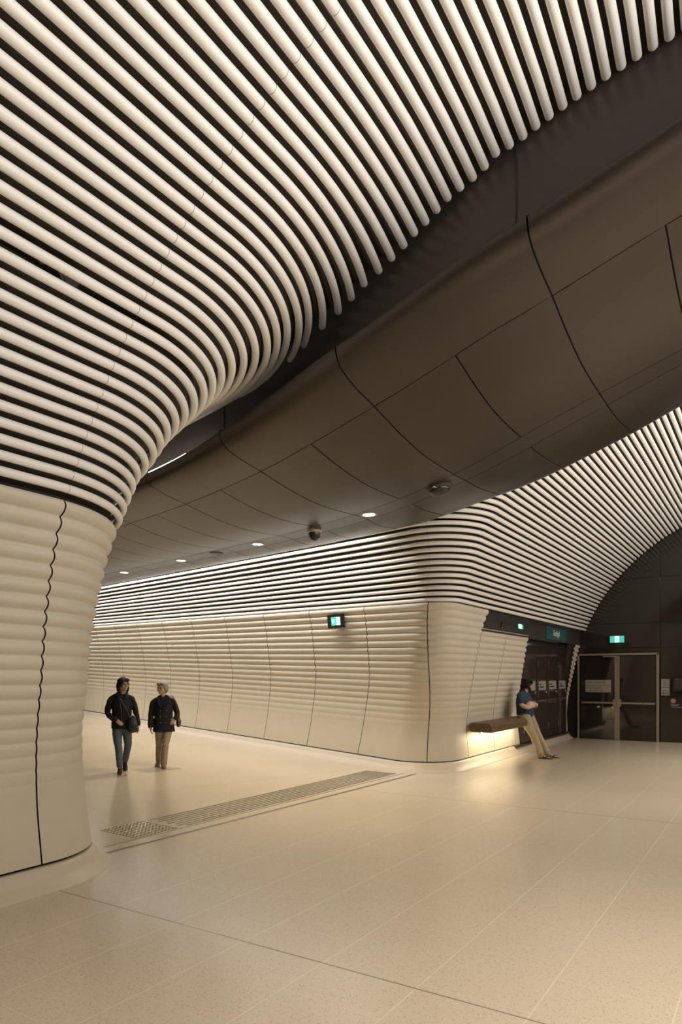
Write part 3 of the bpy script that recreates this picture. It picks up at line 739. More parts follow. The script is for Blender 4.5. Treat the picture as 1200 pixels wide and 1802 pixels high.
# ------------------------------------------------------------------ bay of dark glossy service cupboards
bay = struct(thing('trim_3', None, None))
box('bay_back', (16.7, 4.95, 1.36), (4.7, .04, 2.4), M_SEAM, bay, bevel=0); box('sill', (16.6, 4.80, .168), (4.4, .20, .035), M_FASCIA, bay)
box('head_rail', (16.6, 4.80, 2.47), (4.4, .10, .09), M_LOCK, bay)
ret = [(.18 + 2.34*i/24) for i in range(25)]
vs = [(18.745, 4.84, z) for z in ret] + [(18.745, sinterp(FP_Y, z) + .02, z) for z in ret]
mesh_obj('bay_return', vs, [(i, i+1, 26+i, 25+i) for i in range(24)], M_SIGN, bay)
vs = [(14.36, 4.84, z) for z in ret] + [(interp([(.18, 14.86), (2.55, 14.43)], z), sinterp(FP_Y, z) + .03, z) for z in ret]
mesh_obj('bay_return', vs, [(i, i+1, 26+i, 25+i) for i in range(24)], M_SEAM, bay)
lw = ['leftmost', 'second from the left', 'third from the left', 'rightmost']
for i, (x0, x1) in enumerate(((14.88, 15.965), (15.975, 16.815), (16.825, 17.735), (17.745, 18.62))):
    t = thing('service_cupboard', f'dark glossy service cupboard beside the leaning man, {lw[i]} of four', 'cupboard', ((x0+x1)/2, 4.75, .19), group='service cupboards beside the bench')
    w = x1-x0
    box('body', (0, .09, 1.12), (w, .14, 2.22), M_LOCK, t)
    d = box('door', (0, .005, 1.12), (w-.012, .022, 2.22), M_GLOSSD, t, bevel=.003)
    for z in (.28, 1.06, 1.78): box('hinge', (-w*.40, -.01, z), (.024, .016, .16), M_STEEL, d)
    box('latch', (w*.36, -.012, 1.10), (.06, .02, .05), M_SIGN, d)
    for px in (-w*.43, w*.43): box('frame_line', (px, -.008, 1.0), (.012, .006, 1.9), M_FASCIA, d, bevel=0)
    box('frame_line', (0, -.008, .90), (w*.86, .006, .03), M_STEEL, d, bevel=0); box('frame_line', (0, -.008, 1.95), (w*.86, .006, .012), M_FASCIA, d, bevel=0)
    lb = box('label_plate', (0, -.009, 1.26), (w*.72, .004, .21), M_SIGN, d, bevel=0)
    for wd, zz in ((.22, .03), (.42, -.035)): box('text_line', (-w*.30+w*wd*.5, -.012, 1.26+zz), (w*wd, .002, .034), M_INK, lb, bevel=0)

# ------------------------------------------------------------------ bench
bn = thing('bench', 'dark timber beam bench on the ribbed wall, strip light glowing beneath', 'bench', (13.15, 4.52, .74))
prof = [(-.225, -.06), (-.19, -.085), (.20, -.085), (.24, -.06), (.24, .075), (.20, .085), (-.16, .085), (-.225, .03)]
vs = []
L0, L1 = -1.36, 1.18
ends = [(L0, .90), (L0+.035, 1.0), (L1-.035, 1.0), (L1, .9)]
for x, s in ends: vs += [(x, y*s, z*s) for y, z in prof]
fs = [tuple(range(8))[::-1], tuple(range(24, 32))]
for r in range(3):
    for i in range(8): fs.append((r*8+i, r*8+(i+1) % 8, (r+1)*8+(i+1) % 8, (r+1)*8+i))
mesh_obj('timber_beam', vs, fs, M_WOOD, bn)
box('light_channel', (0, .05, -.092), (2.6, .05, .012), M_STEEL, bn)
for x in (-1.0, 0, 1.0): box('wall_bracket', (x, .21, -.03), (.06, .1, .06), M_DARK, bn)

# ------------------------------------------------------------------ floor fittings in the passage mouth
for (y0, lab) in ((5.375, 'thin metal floor strip across the passage mouth, nearer the vault'), (5.60, 'thin metal floor strip beside the tactile studs')):
    xa, xb = (4.29, 10.55) if y0 < 5.5 else (4.42, 10.50); dy = -.16
    o = thing('floor_strip', lab, 'floor strip', ((xa+xb)/2, y0+dy/2, 0), (0, 0, math.atan2(dy, xb-xa)))
    L = math.hypot(xb-xa, dy)
    if y0 < 5.5:
        box('steel_bar', (0, 0, .0015), (L, .022, .003), M_STEEL, o, bevel=0); box('steel_bar', (0, .034, .0015), (L, .018, .003), M_STEEL, o, bevel=0); box('groove', (0, .017, .0008), (L, .014, .0016), M_SEAM, o, bevel=0)
    else: box('steel_bar', (0, 0, .0015), (L, .018, .003), M_STEEL, o, bevel=0)
def copy_thing(src, loc, label=None):
    c = src.copy(); COL.objects.link(c); c.location = loc
    if label: c['label'] = label
    return c
vs, fs = [], []
for r, z in ((.0175, 0), (.0175, .002), (.0125, .005)):
    for i in range(14): a = 2*PI*i/14; vs.append((r*math.cos(a), r*math.sin(a), z))
for j in range(2):
    for i in range(14): fs.append((j*14+i, j*14+(i+1) % 14, (j+1)*14+(i+1) % 14, (j+1)*14+i))
fs.append(tuple(range(28, 42)))
stud = None
def slant(x): return -.016*(x-4.83)
for (x0, lab) in ((4.85, 'round steel tactile stud in the pad nearest the column'), (9.86, 'round steel tactile stud in the pad by the far corner')):
    for i in range(12):
        for j in range(12):
            x, y = x0 + .0505*i, 5.63 + .0505*j + slant(x0)
            if stud is None:
                stud = tag(mesh_obj('tactile_stud', vs, fs, M_STUD, None), lab, 'tactile stud', 'tactile studs left pad'); stud.location = (x, y, zf(x, y))
            else:
                c = copy_thing(stud, (x, y, zf(x, y)), lab); c['group'] = 'tactile studs left pad' if x0 < 6 else 'tactile studs right pad'
bar = None
for r in range(8):
    for i in range(16):
        x = 5.50 + .272*i + .136 + (0.0 if r % 2 else .06) ; y = 5.645 + .075*r + slant(x)
        if bar is None:
            bm = bmesh.new(); box_bm(bm, (0, 0, .0025), (.262, .027, .005), None, .0018)
            bar = tag(bm_obj('tactile_bar', bm, M_STUD), 'long steel tactile bar between the two studded pads', 'tactile bar', 'tactile bars across the passage mouth'); bar.location = (x, y, zf(x, y)); bar.rotation_euler = (0, 0, -.016)
        else: copy_thing(bar, (x, y, zf(x, y)))
# the rest of the vault shell, out of frame: opposite wall and the wall behind the camera
struct(box('wall_right', (6.3, -4.75, 1.3), (26, .1, 2.9), M_PANEL, None, bevel=0))
struct(box('wall_passage', (14.9, 28.0, 2.4), (14, .1, 5.0), M_PANEL, None, bevel=0, rot=Matrix.Rotation(-(PI/2-TH), 3, 'Z')))
struct(box('wall_back', (-5.2, 0, 3), (.1, 10.5, 6.4), M_DARK, None, bevel=0))
# ------------------------------------------------------------------ people
def cloth(name, col, rough=.85, var=.18, scale=300): return plain(name, col, rough, var=var, scale=scale, spec=.25)
M_SKIN = plain('skin', (.40, .235, .155), .55, var=.06, scale=40)
M_SKIN2 = plain('skin_pale', (.52, .33, .24), .55, var=.06, scale=40)
M_LIP = plain('lip', (.30, .12, .10), .5)
M_EYE = plain('eye', (.03, .02, .015), .2)
M_HAIRD = plain('dark_hair', (.014, .009, .007), .65, var=.5, scale=120, bump=.5, bscale=160, spec=.2)
M_HAIRG = plain('grey_hair', (.23, .22, .205), .6, var=.35, scale=150, bump=.6, bscale=180)
M_JACKET = cloth('black_fleece', (.012, .011, .011)); M_COAT = cloth('black_wool', (.012, .012, .014))
M_JEANS = cloth('blue_denim', (.088, .102, .128), var=.3, scale=60); M_CHINO = cloth('khaki_chino', (.30, .235, .155)); M_CHINO2 = cloth('beige_trouser', (.36, .29, .205))
M_TEE = cloth('navy_tee', (.030, .050, .085)); M_SHOE = cloth('black_trainer', (.015, .012, .012), .6); M_SOLE = plain('red_sole', (.32, .06, .03), .6)
M_BOOT = plain('tan_boot', (.25, .165, .085), .6); M_LEATHER = plain('black_leather', (.013, .011, .010), .4); M_BURG = plain('burgundy_leather', (.05, .018, .015), .4)
M_GLASSF = plain('glasses_frame', (.10, .085, .07), .3, metal=.6); M_SANDAL = plain('brown_sandal', (.05, .03, .02), .6); M_BTN = plain('brown_button', (.12, .07, .04), .4)

def limb(pts, rad, ref=(1, 0, 0), seg=14, cap=True, c0=1.0, c1=1.0):
    P = [Vector(p) for p in pts]; R = [(r, r) if not isinstance(r, tuple) else r for r in rad]; ref = Vector(ref)
    rings = []; n = len(P)
    T = [(P[min(i+1, n-1)] - P[max(i-1, 0)]).normalized() for i in range(n)]
    if cap:
        d = max(R[0])
        for f, s in ((.92, .38), (.7, .71), (.38, .92)): rings.append((P[0]-T[0]*min(R[0])*f*c0, (R[0][0]*s, R[0][1]*s), T[0]))
    for i in range(n): rings.append((P[i], R[i], T[i]))
    if cap:
        for f, s in ((.38, .92), (.7, .71), (.92, .38)): rings.append((P[-1]+T[-1]*min(R[-1])*f*c1, (R[-1][0]*s, R[-1][1]*s), T[-1]))
    vs, fs = [], []
    for c, r, t in rings:
        u = (ref - t*ref.dot(t)).normalized(); v = t.cross(u)
        for j in range(seg): a = 2*PI*j/seg; vs.append(c + u*math.cos(a)*r[0] + v*math.sin(a)*r[1])
    m = len(rings)
    for i in range(m-1):
        for j in range(seg): fs.append((i*seg+j, i*seg+(j+1) % seg, (i+1)*seg+(j+1) % seg, (i+1)*seg+j))
    fs.append(tuple(reversed(range(seg)))); fs.append(tuple((m-1)*seg+j for j in range(seg)))
    return vs, fs
def smooth_pts(pts, rad, k=4):
    """refines a polyline with a Catmull-Rom curve"""
    P = [Vector(p) for p in pts]; R = [Vector(r if isinstance(r, tuple) else (r, r)) for r in rad]; op, orr = [], []
    g = lambda A, i: A[max(0, min(len(A)-1, i))]
    for i in range(len(P)-1):
        for j in range(k):
            t = j/k
            for A, O in ((P, op), (R, orr)):
                a, b, c, d = g(A, i-1), g(A, i), g(A, i+1), g(A, i+2)
                O.append(.5*((2*b) + (c-a)*t + (2*a-5*b+4*c-d)*t*t + (3*b-a-3*c+d)*t**3))
    op.append(P[-1]); orr.append(R[-1]); return op, [(max(.001, r[0]), max(.001, r[1])) for r in orr]
def slimb(pts, rad, ref=(1, 0, 0), seg=16, k=4, **kw): p, r = smooth_pts(pts, rad, k); return limb(p, r, ref, seg, **kw)
def ell(c, r, rot=None, nu=16, nv=10):
    vs, fs = [], []; c = Vector(c)
    for j in range(1, nv):
        b = PI*j/nv
        for i in range(nu):
            a = 2*PI*i/nu; v = Vector((r[0]*math.sin(b)*math.cos(a), r[1]*math.sin(b)*math.sin(a), r[2]*math.cos(b)))
            vs.append(c + (rot @ v if rot else v))
    for j in range(nv-2):
        for i in range(nu): fs.append((j*nu+i, (j+1)*nu+i, (j+1)*nu+(i+1) % nu, j*nu+(i+1) % nu))
    e = Vector((0, 0, r[2])); t = len(vs); vs += [c + (rot @ e if rot else e), c - (rot @ e if rot else e)]
    for i in range(nu): fs.append((t, i, (i+1) % nu)); fs.append((t+1, (nv-2)*nu+(i+1) % nu, (nv-2)*nu+i))
    return vs, fs
def xform(shape, M): return [M @ Vector(v) for v in shape[0]], shape[1]
def weld(name, shapes, mat, parent, voxel=.007, smooth=4, fold=0.0, fscale=9.0, seed=0.0):
    """fuses overlapping closed shapes into one continuous surface"""
    vs, fs = [], []
    for s in shapes:
        b = len(vs); vs += [tuple(v) for v in s[0]]; fs += [tuple(i+b for i in f) for f in s[1]]
    me = bpy.data.meshes.new(name); me.from_pydata(vs, [], fs); me.update()
    bm = bmesh.new(); bm.from_mesh(me); bmesh.ops.recalc_face_normals(bm, faces=bm.faces); bm.to_mesh(me); bm.free()
    o = bpy.data.objects.new(name, me); COL.objects.link(o)
    m = o.modifiers.new('r', 'REMESH'); m.mode = 'VOXEL'; m.voxel_size = voxel
    if smooth: m = o.modifiers.new('s', 'SMOOTH'); m.iterations = smooth; m.factor = .5
    dg = bpy.context.evaluated_depsgraph_get(); nm = bpy.data.meshes.new_from_object(o.evaluated_get(dg))
    o.modifiers.clear(); o.data = nm; bpy.data.meshes.remove(me); nm.name = name
    if fold:
        nrm = [v.normal.copy() for v in nm.vertices]
        for v, n in zip(nm.vertices, nrm):
            p = v.co*fscale; p = Vector((p.x+seed, p.y, p.z*1.7))
            v.co += n*fold*(mnoise.noise(p) + .5*mnoise.noise(p*2.3))
    nm.materials.clear(); nm.materials.append(mat); nm.polygons.foreach_set('use_smooth', [True]*len(nm.polygons)); nm.update()
    o.parent = parent; return o
def hand_shapes(wrist, direc, palm_n, thumb_side, size=1.0, curl=.55):
    """palm, five bent fingers; direc = fingers' direction, palm_n = the way the palm faces, thumb_side = towards the thumb"""
    d = Vector(direc).normalized(); n = Vector(palm_n); n = (n - d*n.dot(d)).normalized(); t = d.cross(n)
    if t.dot(Vector(thumb_side)) < 0: t = -t
    w = Vector(wrist); S = size; sh = []
    sh.append(limb([w - d*.02*S, w + d*.02*S, w + d*.055*S, w + d*.088*S], [(.024*S, .018*S), (.033*S, .016*S), (.040*S, .015*S), (.039*S, .012*S)], ref=t, seg=14))
    for off, ln, base in ((.030, .066, .086), (.010, .075, .092), (-.010, .069, .089), (-.028, .054, .080)):
        b = w + d*base*S + t*off*S; pts = [b - d*.02*S]; q = b; dd = d.copy()
        for s, part in enumerate((.45, .31, .24)):
            a = curl*(.5+.5*s); dd = (dd*math.cos(a) + n*math.sin(a)).normalized() if s else (dd*math.cos(curl*.5) + n*math.sin(curl*.5)).normalized()
            pts.append(q); q = q + dd*ln*part*S
        pts.append(q); sh.append(limb(pts, [.0085*S, .0085*S, .008*S, .0075*S, .0062*S], ref=t, seg=10))
    b = w + d*.025*S + t*.030*S; td = (d*.62 + t*.66 + n*.40).normalized()
    sh.append(limb([b - td*.012*S, b + td*.022*S, b + td*.045*S + d*.006*S, b + td*.058*S + d*.016*S + n*.004*S], [.0125*S, .0115*S, .009*S, .0072*S], ref=n, seg=10))
    return sh
def head_shapes(M, s=1.0):
    E = lambda c, r: xform(ell(c, r), M); L = lambda p, r: xform(limb(p, r), M)
    return [E((0, .012, .028), (.072, .090, .082)), E((0, -.026, -.030), (.058, .060, .074)), E((0, -.056, -.086), (.026, .024, .020)),
            L([(0, -.084, .012), (0, -.098, -.012), (0, -.104, -.022)], [.0075, .0095, .0125]), E((.012, -.090, -.025), (.009, .010, .008)), E((-.012, -.090, -.025), (.009, .010, .008)),
            L([(-.036, -.072, .024), (0, -.083, .022), (.036, -.072, .024)], [.011, .010, .011]), E((.036, -.062, -.022), (.024, .022, .024)), E((-.036, -.062, -.022), (.024, .022, .024)),
            E((.074, .008, -.010), (.010, .020, .031)), E((-.074, .008, -.010), (.010, .020, .031)), E((.052, .0, -.055), (.016, .03, .03)), E((-.052, .0, -.055), (.016, .03, .03)),
            E((0, -.082, -.052), (.022, .012, .011))]
def face_parts(root, M, glasses=True, beard=False, hair=None):
    for sx in (-1, 1):
        vs, fs = xform(ell((sx*.030, -.0755, .004), (.0125, .008, .0065)), M); mesh_obj('eye', vs, fs, M_EYE, root, True)
        vs, fs = xform(limb([(sx*.016, -.089, .024), (sx*.032, -.087, .029), (sx*.047, -.077, .025)], [.003, .0038, .0025]), M); mesh_obj('eyebrow', vs, fs, hair or M_HAIRD, root, True)
    vs, fs = xform(limb([(-.023, -.082, -.054), (-.008, -.0935, -.052), (.008, -.0935, -.052), (.023, -.082, -.054)], [.003, .0052, .0052, .003]), M); mesh_obj('mouth', vs, fs, M_LIP, root, True)
    if glasses:
        sh = []
        for sx in (-1, 1):
            pts = [(sx*.032 + .023*math.cos(a), -.097 + .05*abs(.023*math.cos(a)*1.0 if sx*math.cos(a) > 0 else 0), .002 + .017*math.sin(a)) for a in [2*PI*i/20 for i in range(21)]]
            sh.append(xform(limb(pts, [.0018]*21, ref=(0, 1, 0), seg=6, cap=False), M)); sh.append(xform(limb([(sx*.056, -.094, .006), (sx*.074, -.05, .006), (sx*.077, .01, .002)], [.0018]*3, ref=(0, 0, 1), seg=6), M))
        sh.append(xform(limb([(-.009, -.098, .005), (.009, -.098, .005)], [.0018]*2, ref=(0, 0, 1), seg=6), M))
        vs, fs = [], []
        for v, f in sh: b = len(vs); vs += v; fs += [tuple(i+b for i in q) for q in f]
        mesh_obj('glasses', vs, fs, M_GLASSF, root, True)
def head_frame(pos, yaw, pitch=0.0, roll=0.0): return Matrix.Translation(pos) @ Matrix.Rotation(yaw, 4, 'Z') @ Matrix.Rotation(pitch, 4, 'X') @ Matrix.Rotation(roll, 4, 'Y')
def shoe(name, M, mat, root, sole=None, L=.25, boot=False):
    """toe towards local -Y, heel at +Y, sole on z = 0 of M"""
    sh = [limb([(0, .085, .038), (0, .02, .045), (0, -.06, .035), (0, -.125, .028)], [(.034, .036), (.038, .040), (.043, .033), (.034, .024)], ref=(1, 0, 0)), limb([(0, .075, .05), (0, .07, .12 if boot else .085)], [(.036, .042), (.040, .046)])]
    o = weld(name, [xform(s, M) for s in sh], mat, root, .006, 3)
    so = [limb([(0, .10, .010), (0, .03, .010), (0, -.06, .010), (0, -.135, .012)], [(.034, .012), (.033, .012), (.044, .012), (.032, .012)], ref=(1, 0, 0))]
    weld('sole', [xform(s, M) for s in so], sole or M_SOLE, o, .005, 1)
    return o
def cam_dir(x, y): return math.atan2(-y, -x)

def person_frame(x, y, face, z):
    """root with local -Y turned to the world heading `face`"""
    return (x, y, z), (0, 0, face + PI/2)

# --- woman in black fleece, jeans and trainers
px, py = 7.66, 9.26
loc, rot = person_frame(px, py, cam_dir(px, py) + math.radians(2), frise(py))
w1 = thing('person', 'walking person in black fleece, jeans and dark trainers, left of the two walkers', 'person', loc, rot)
H1 = head_frame((.028, -.03, 1.465), math.radians(26), math.radians(-2))
shl, shr = (-.12, .0, 1.225), (.105, .0, 1.225)
body = head_shapes(H1) + [limb([(.005, .0, 1.24), (.018, -.010, 1.34), (.026, -.018, 1.42)], [(.062, .058), (.050, .052), (.048, .05)]),
    slimb([(0, 0, .78), (0, 0, .95), (0, 0, 1.1), (0, .005, 1.24)], [(.13, .09), (.12, .085), (.135, .085), (.12, .07)]),
    slimb([shl, (-.222, .02, 1.03), (-.17, -.06, .93), (-.10, -.10, .885)], [.034, .030, .027, .026]), slimb([shr, (.232, .0, 1.02), (.255, -.03, .88), (.262, -.05, .80)], [.034, .03, .026, .024]),
    slimb([(-.065, 0, .80), (-.055, -.10, .45), (-.04, -.17, .10)], [.055, .036, .028]), slimb([(.07, 0, .80), (.095, .06, .46), (.062, .30, .16)], [.055, .036, .028])]
body += hand_shapes((.264, -.055, .79), (.02, -.10, -1), (-1, 0, 0), (0, -1, 0), .95, .45) + hand_shapes((-.10, -.10, .885), (.75, -.35, -.6), (.1, .9, -.4), (.3, -.3, 1), .95, .35)
weld('body', body, M_SKIN, w1, .0055, 3)
face_parts(w1, H1)
hs = [xform(ell(c, r), H1) for c, r in (((0, .022, .048), (.092, .098, .082)), ((.080, .030, -.035), (.025, .056, .085)), ((-.082, .028, -.035), (.026, .058, .088)), ((0, .072, -.035), (.078, .052, .092)), ((.038, -.040, .080), (.048, .036, .028)), ((-.048, -.042, .066), (.044, .038, .040)), ((-.082, -.005, -.0), (.016, .045, .06)))]
weld('hair', hs, M_HAIRD, w1, .006, 3, .006, 30)
jk = [slimb([(-.0, .0, .735), (0, .0, .82), (0, 0, .98), (0, .0, 1.12), (0, .005, 1.24), (.005, .012, 1.292)], [(.168, .125), (.165, .122), (.158, .118), (.166, .118), (.150, .098), (.090, .078)], c0=.12),
      slimb([(-.11, .0, 1.255), (-.178, .005, 1.20), (-.228, .025, 1.02), (-.175, -.06, .925), (-.105, -.105, .885)], [.056, .054, .047, .042, .037]),
      slimb([(.10, .0, 1.255), (.170, .0, 1.20), (.228, .005, 1.01), (.253, -.035, .86), (.264, -.05, .80)], [.056, .054, .046, .041, .037]),
      limb([(-.06, -.055, 1.30), (-.02, -.085, 1.27), (.03, -.095, 1.24)], [.022, .024, .018], ref=(0, 0, 1)), limb([(.075, -.04, 1.31), (.06, -.08, 1.27), (.035, -.098, 1.235)], [.024, .024, .018], ref=(0, 0, 1)), limb([(-.07, .03, 1.315), (0, .07, 1.335), (.08, .03, 1.32)], [.028, .03, .028], ref=(0, 0, 1))]
J = weld('jacket', jk, M_JACKET, w1, .0075, 3, .007, 11, 3)
vs, fs = limb([(-.045, -.112, 1.235), (-.035, -.118, 1.20), (-.015, -.126, 1.05), (0, -.131, .86)], [.004]*4, seg=6); mesh_obj('zip', vs, fs, M_GLASSF, J, True)
vs, fs = limb([(-.035 + .022*math.cos(a), -.118, 1.222 + .02*math.sin(a)) for a in [2*PI*i/16 for i in range(17)]], [.005]*17, ref=(0, 1, 0), seg=6, cap=False); mesh_obj('brooch', vs, fs, M_GLASSF, J, True)
tr = [slimb([(-.02, .0, .78), (-.07, -.01, .70), (-.062, -.075, .47), (-.052, -.115, .40), (-.038, -.155, .13)], [(.10, .105), (.086, .092), (.064, .068), (.060, .064), (.052, .056)]),
      slimb([(.02, .0, .78), (.075, .01, .70), (.10, .05, .48), (.096, .085, .40), (.064, .275, .165)], [(.10, .105), (.086, .092), (.064, .068), (.060, .064), (.052, .056)])]
weld('trousers', tr, M_JEANS, w1, .0075, 3, .006, 16, 1)
shoe('shoe', Matrix.Translation((-.036, -.20, 0)) @ Matrix.Rotation(math.radians(-4), 4, 'Z'), M_SHOE, w1)
shoe('shoe', Matrix.Translation((.062, .245, .035)) @ Matrix.Rotation(math.radians(24), 4, 'X'), M_SHOE, w1)
def place(o, parent_thing):     # a carried thing stays top-level but is given in the carrier's frame
    o.location = parent_thing.location; o.rotation_euler = parent_thing.rotation_euler; return o
bg = place(thing('shoulder_bag', 'black leather shoulder bag at the hip of the person in jeans', 'bag'), w1)
weld('bag_body', [limb([(.155, -.135, .93), (.165, -.15, .82), (.17, -.15, .70)], [(.062, .030), (.085, .040), (.085, .036)])], M_LEATHER, bg, .006, 3, .004, 14)
weld('strap', [slimb([(-.09, -.06, 1.325), (-.045, -.118, 1.25), (.05, -.145, 1.08), (.125, -.150, .94)], [(.013, .005)]*4, ref=(1, 0, .3))], M_LEATHER, bg, .004, 1)
for x, z in ((.115, .935), (.20, .93)): lathe('buckle', [(.012, -.004), (.014, 0), (.012, .004)], M_STUD, bg, 12, (x, -.175, z))

# --- woman in black double breasted coat and khaki trousers
px, py = 8.50, 9.17
loc, rot = person_frame(px, py, cam_dir(px, py) - math.radians(3), frise(py))
w2 = thing('person', 'walking person with grey hair, black double breasted coat and khaki trousers', 'person', loc, rot)
H2 = head_frame((-.022, -.02, 1.392), math.radians(-34), math.radians(-1))
body = head_shapes(H2) + [limb([(.0, .0, 1.17), (-.008, -.008, 1.26), (-.016, -.015, 1.35)], [(.06, .056), (.048, .05), (.046, .05)]),
    slimb([(0, 0, .74), (0, 0, .9), (0, 0, 1.05), (0, .005, 1.18)], [(.13, .09), (.12, .085), (.135, .085), (.12, .07)]),
    slimb([(-.115, 0, 1.155), (-.213, .012, .96), (-.222, -.04, .73)], [.034, .030, .024]), slimb([(.105, 0, 1.155), (.232, .03, .97), (.226, -.04, .89), (.20, -.09, .86)], [.034, .030, .026, .026]),
    slimb([(-.065, 0, .76), (-.075, .02, .42), (-.092, .17, .10)], [.054, .036, .028]), slimb([(.07, 0, .76), (.045, -.09, .42), (.010, -.10, .10)], [.054, .036, .028])]
body += hand_shapes((-.222, -.045, .725), (.1, -.12, -1), (1, .2, 0), (0, -1, 0), .92, .5) + hand_shapes((.205, -.09, .87), (-.5, -.3, -.75), (0, .9, -.3), (-.3, -.3, .8), .92, .4)
weld('body', body, M_SKIN, w2, .0055, 3)
face_parts(w2, H2, hair=M_HAIRG)
hs = [xform(ell(c, r), H2) for c, r in (((0, .024, .046), (.090, .096, .080)), ((.076, .030, -.0), (.024, .052, .062)), ((-.076, .030, .0), (.024, .050, .060)), ((0, .075, -.01), (.074, .050, .078)), ((.040, -.040, .080), (.048, .036, .028)), ((-.042, -.042, .076), (.046, .037, .030)))]
weld('hair', hs, M_HAIRG, w2, .006, 3, .007, 34, 5)
jk = [slimb([(.005, .0, .63), (.005, .0, .74), (0, 0, .92), (0, .0, 1.06), (0, .005, 1.17), (0, .010, 1.222)], [(.195, .135), (.178, .130), (.158, .120), (.166, .118), (.152, .098), (.088, .076)], c0=.10),
      slimb([(-.110, .0, 1.185), (-.176, .005, 1.13), (-.212, .015, .96), (-.222, -.02, .80), (-.222, -.04, .735)], [.055, .054, .049, .046, .046]),
      slimb([(.105, .0, 1.185), (.172, .0, 1.13), (.230, .03, .97), (.228, -.04, .89), (.205, -.085, .865)], [.055, .054, .049, .045, .042])]
CT = weld('coat', jk, M_COAT, w2, .0075, 3, .005, 11, 9)
for sx in (-1, 1):
    vs = [(sx*.055, -.055, 1.255), (sx*.105, -.085, 1.215), (sx*.085, -.122, 1.12), (sx*.012 - .015, -.140, 1.03), (sx*.03, -.10, 1.19)]
    vs2 = [(x, y-.012, z) for x, y, z in vs]; n = 5
    mesh_obj('lapel', vs + vs2, [tuple(range(n)), tuple(range(n, 2*n))[::-1]] + [(i, (i+1) % n, (i+1) % n+n, i+n) for i in range(n)], M_COAT, CT)
weld('collar', [slimb([(-.085, -.05, 1.225), (-.065, .035, 1.255), (0, .075, 1.262), (.065, .035, 1.255), (.085, -.05, 1.225)], [(.018, .03)]*5, ref=(0, 0, 1))], M_COAT, CT, .006, 2)
for x in (-.045, .055):
    for z in (1.005, .90, .795):
        bm = bmesh.new(); cyl_bm(bm, (x, -.129 - (.004 if z > .95 else 0), z), .0125, .0125, .012, 16, 'Y'); bm_obj('button', bm, M_BTN, CT)
box('cuff_tab', (-.222, -.085, .785), (.085, .02, .035), M_COAT, CT)
tr = [slimb([(-.02, .0, .74), (-.07, -.0, .66), (-.078, .02, .44), (-.082, .06, .34), (-.092, .155, .11)], [(.10, .105), (.084, .09), (.060, .064), (.057, .060), (.054, .057)]),
      slimb([(.02, .0, .74), (.07, -.02, .66), (.046, -.085, .44), (.036, -.10, .36), (.012, -.095, .085)], [(.10, .105), (.084, .09), (.060, .064), (.057, .060), (.056, .058)])]
weld('trousers', tr, M_CHINO, w2, .0075, 3, .006, 16, 7)
shoe('boot', Matrix.Translation((-.10, .13, .012)) @ Matrix.Rotation(math.radians(10), 4, 'X') @ Matrix.Rotation(math.radians(-8), 4, 'Z'), M_BOOT, w2, M_BOOT, boot=True)
shoe('boot', Matrix.Translation((.008, -.135, 0)) @ Matrix.Rotation(math.radians(10), 4, 'Z'), M_BOOT, w2, M_BOOT, boot=True)
bg = place(thing('handbag', 'small burgundy handbag at the elbow of the person in the coat', 'bag'), w2)
weld('bag_body', [limb([(.252, .01, .88), (.262, .0, .80), (.258, .0, .74)], [(.03, .05), (.045, .085), (.04, .08)])], M_BURG, bg, .006, 3)
weld('strap', [slimb([(.135, .01, 1.262), (.185, -.058, 1.20), (.225, -.05, 1.05), (.255, -.01, .90)], [(.010, .005)]*4, ref=(1, 0, .3)), slimb([(.135, .01, 1.262), (.195, .07, 1.18), (.26, .06, 1.0), (.262, .03, .88)], [(.010, .005)]*4, ref=(1, 0, .3))], M_BURG, bg, .004, 1)

# --- man leaning on the bench with folded arms
loc, rot = person_frame(13.98, 4.42, -PI/2, 0)
mn = thing('person', 'man in navy tee and beige trousers leaning on the bench with folded arms', 'person', loc, rot)
# local: facing -Y (out of the wall); his right side is local -X, towards the camera
H3 = head_frame((.03, -.055, 1.485), math.radians(38), math.radians(6), 0)
hip = .905
body = head_shapes(H3) + [limb([(0, .02, 1.28), (.01, -.005, 1.36), (.02, -.03, 1.43)], [(.068, .064), (.058, .06), (.054, .058)]),
    slimb([(0, .0, .90), (0, .0, 1.05), (0, .02, 1.2), (0, .02, 1.29)], [(.11, .08), (.115, .085), (.13, .09), (.10, .07)]),
    slimb([(-.19, .018, 1.26), (-.262, -.02, 1.10), (-.215, -.135, 1.035)], [.050, .048, .046]), slimb([(-.215, -.135, 1.035), (-.08, -.215, 1.075), (.085, -.19, 1.105)], [.046, .038, .029], ref=(0, 0, 1)),
    slimb([(.19, .018, 1.26), (.262, -.03, 1.10), (.225, -.15, 1.05)], [.050, .048, .046]), slimb([(.225, -.15, 1.05), (.09, -.225, 1.085), (-.10, -.215, 1.13)], [.046, .038, .029], ref=(0, 0, 1)),
    slimb([(-.09, 0, .89), (-.09, -.20, .50), (-.085, -.36, .09)], [.065, .042, .034]), slimb([(.10, 0, .89), (.13, -.22, .50), (.14, -.44, .09)], [.065, .042, .034]),
    limb([(-.085, -.35, .075), (-.085, -.42, .045), (-.09, -.53, .032)], [(.034, .036), (.042, .026), (.042, .016)]), limb([(.14, -.43, .075), (.155, -.49, .045), (.19, -.60, .032)], [(.034, .036), (.042, .026), (.042, .016)])]
for fx0, fy0, dx in ((-.09, -.53, -.004), (.19, -.60, .012)):
    for i, (o_, l) in enumerate(((.030, .055), (.012, .05), (-.004, .044), (-.018, .038), (-.032, .030))): body.append(limb([(fx0+o_, fy0, .028), (fx0+o_*1.1+dx, fy0-l, .022)], [.010 if i == 0 else .008, .008 if i == 0 else .0065], seg=8))
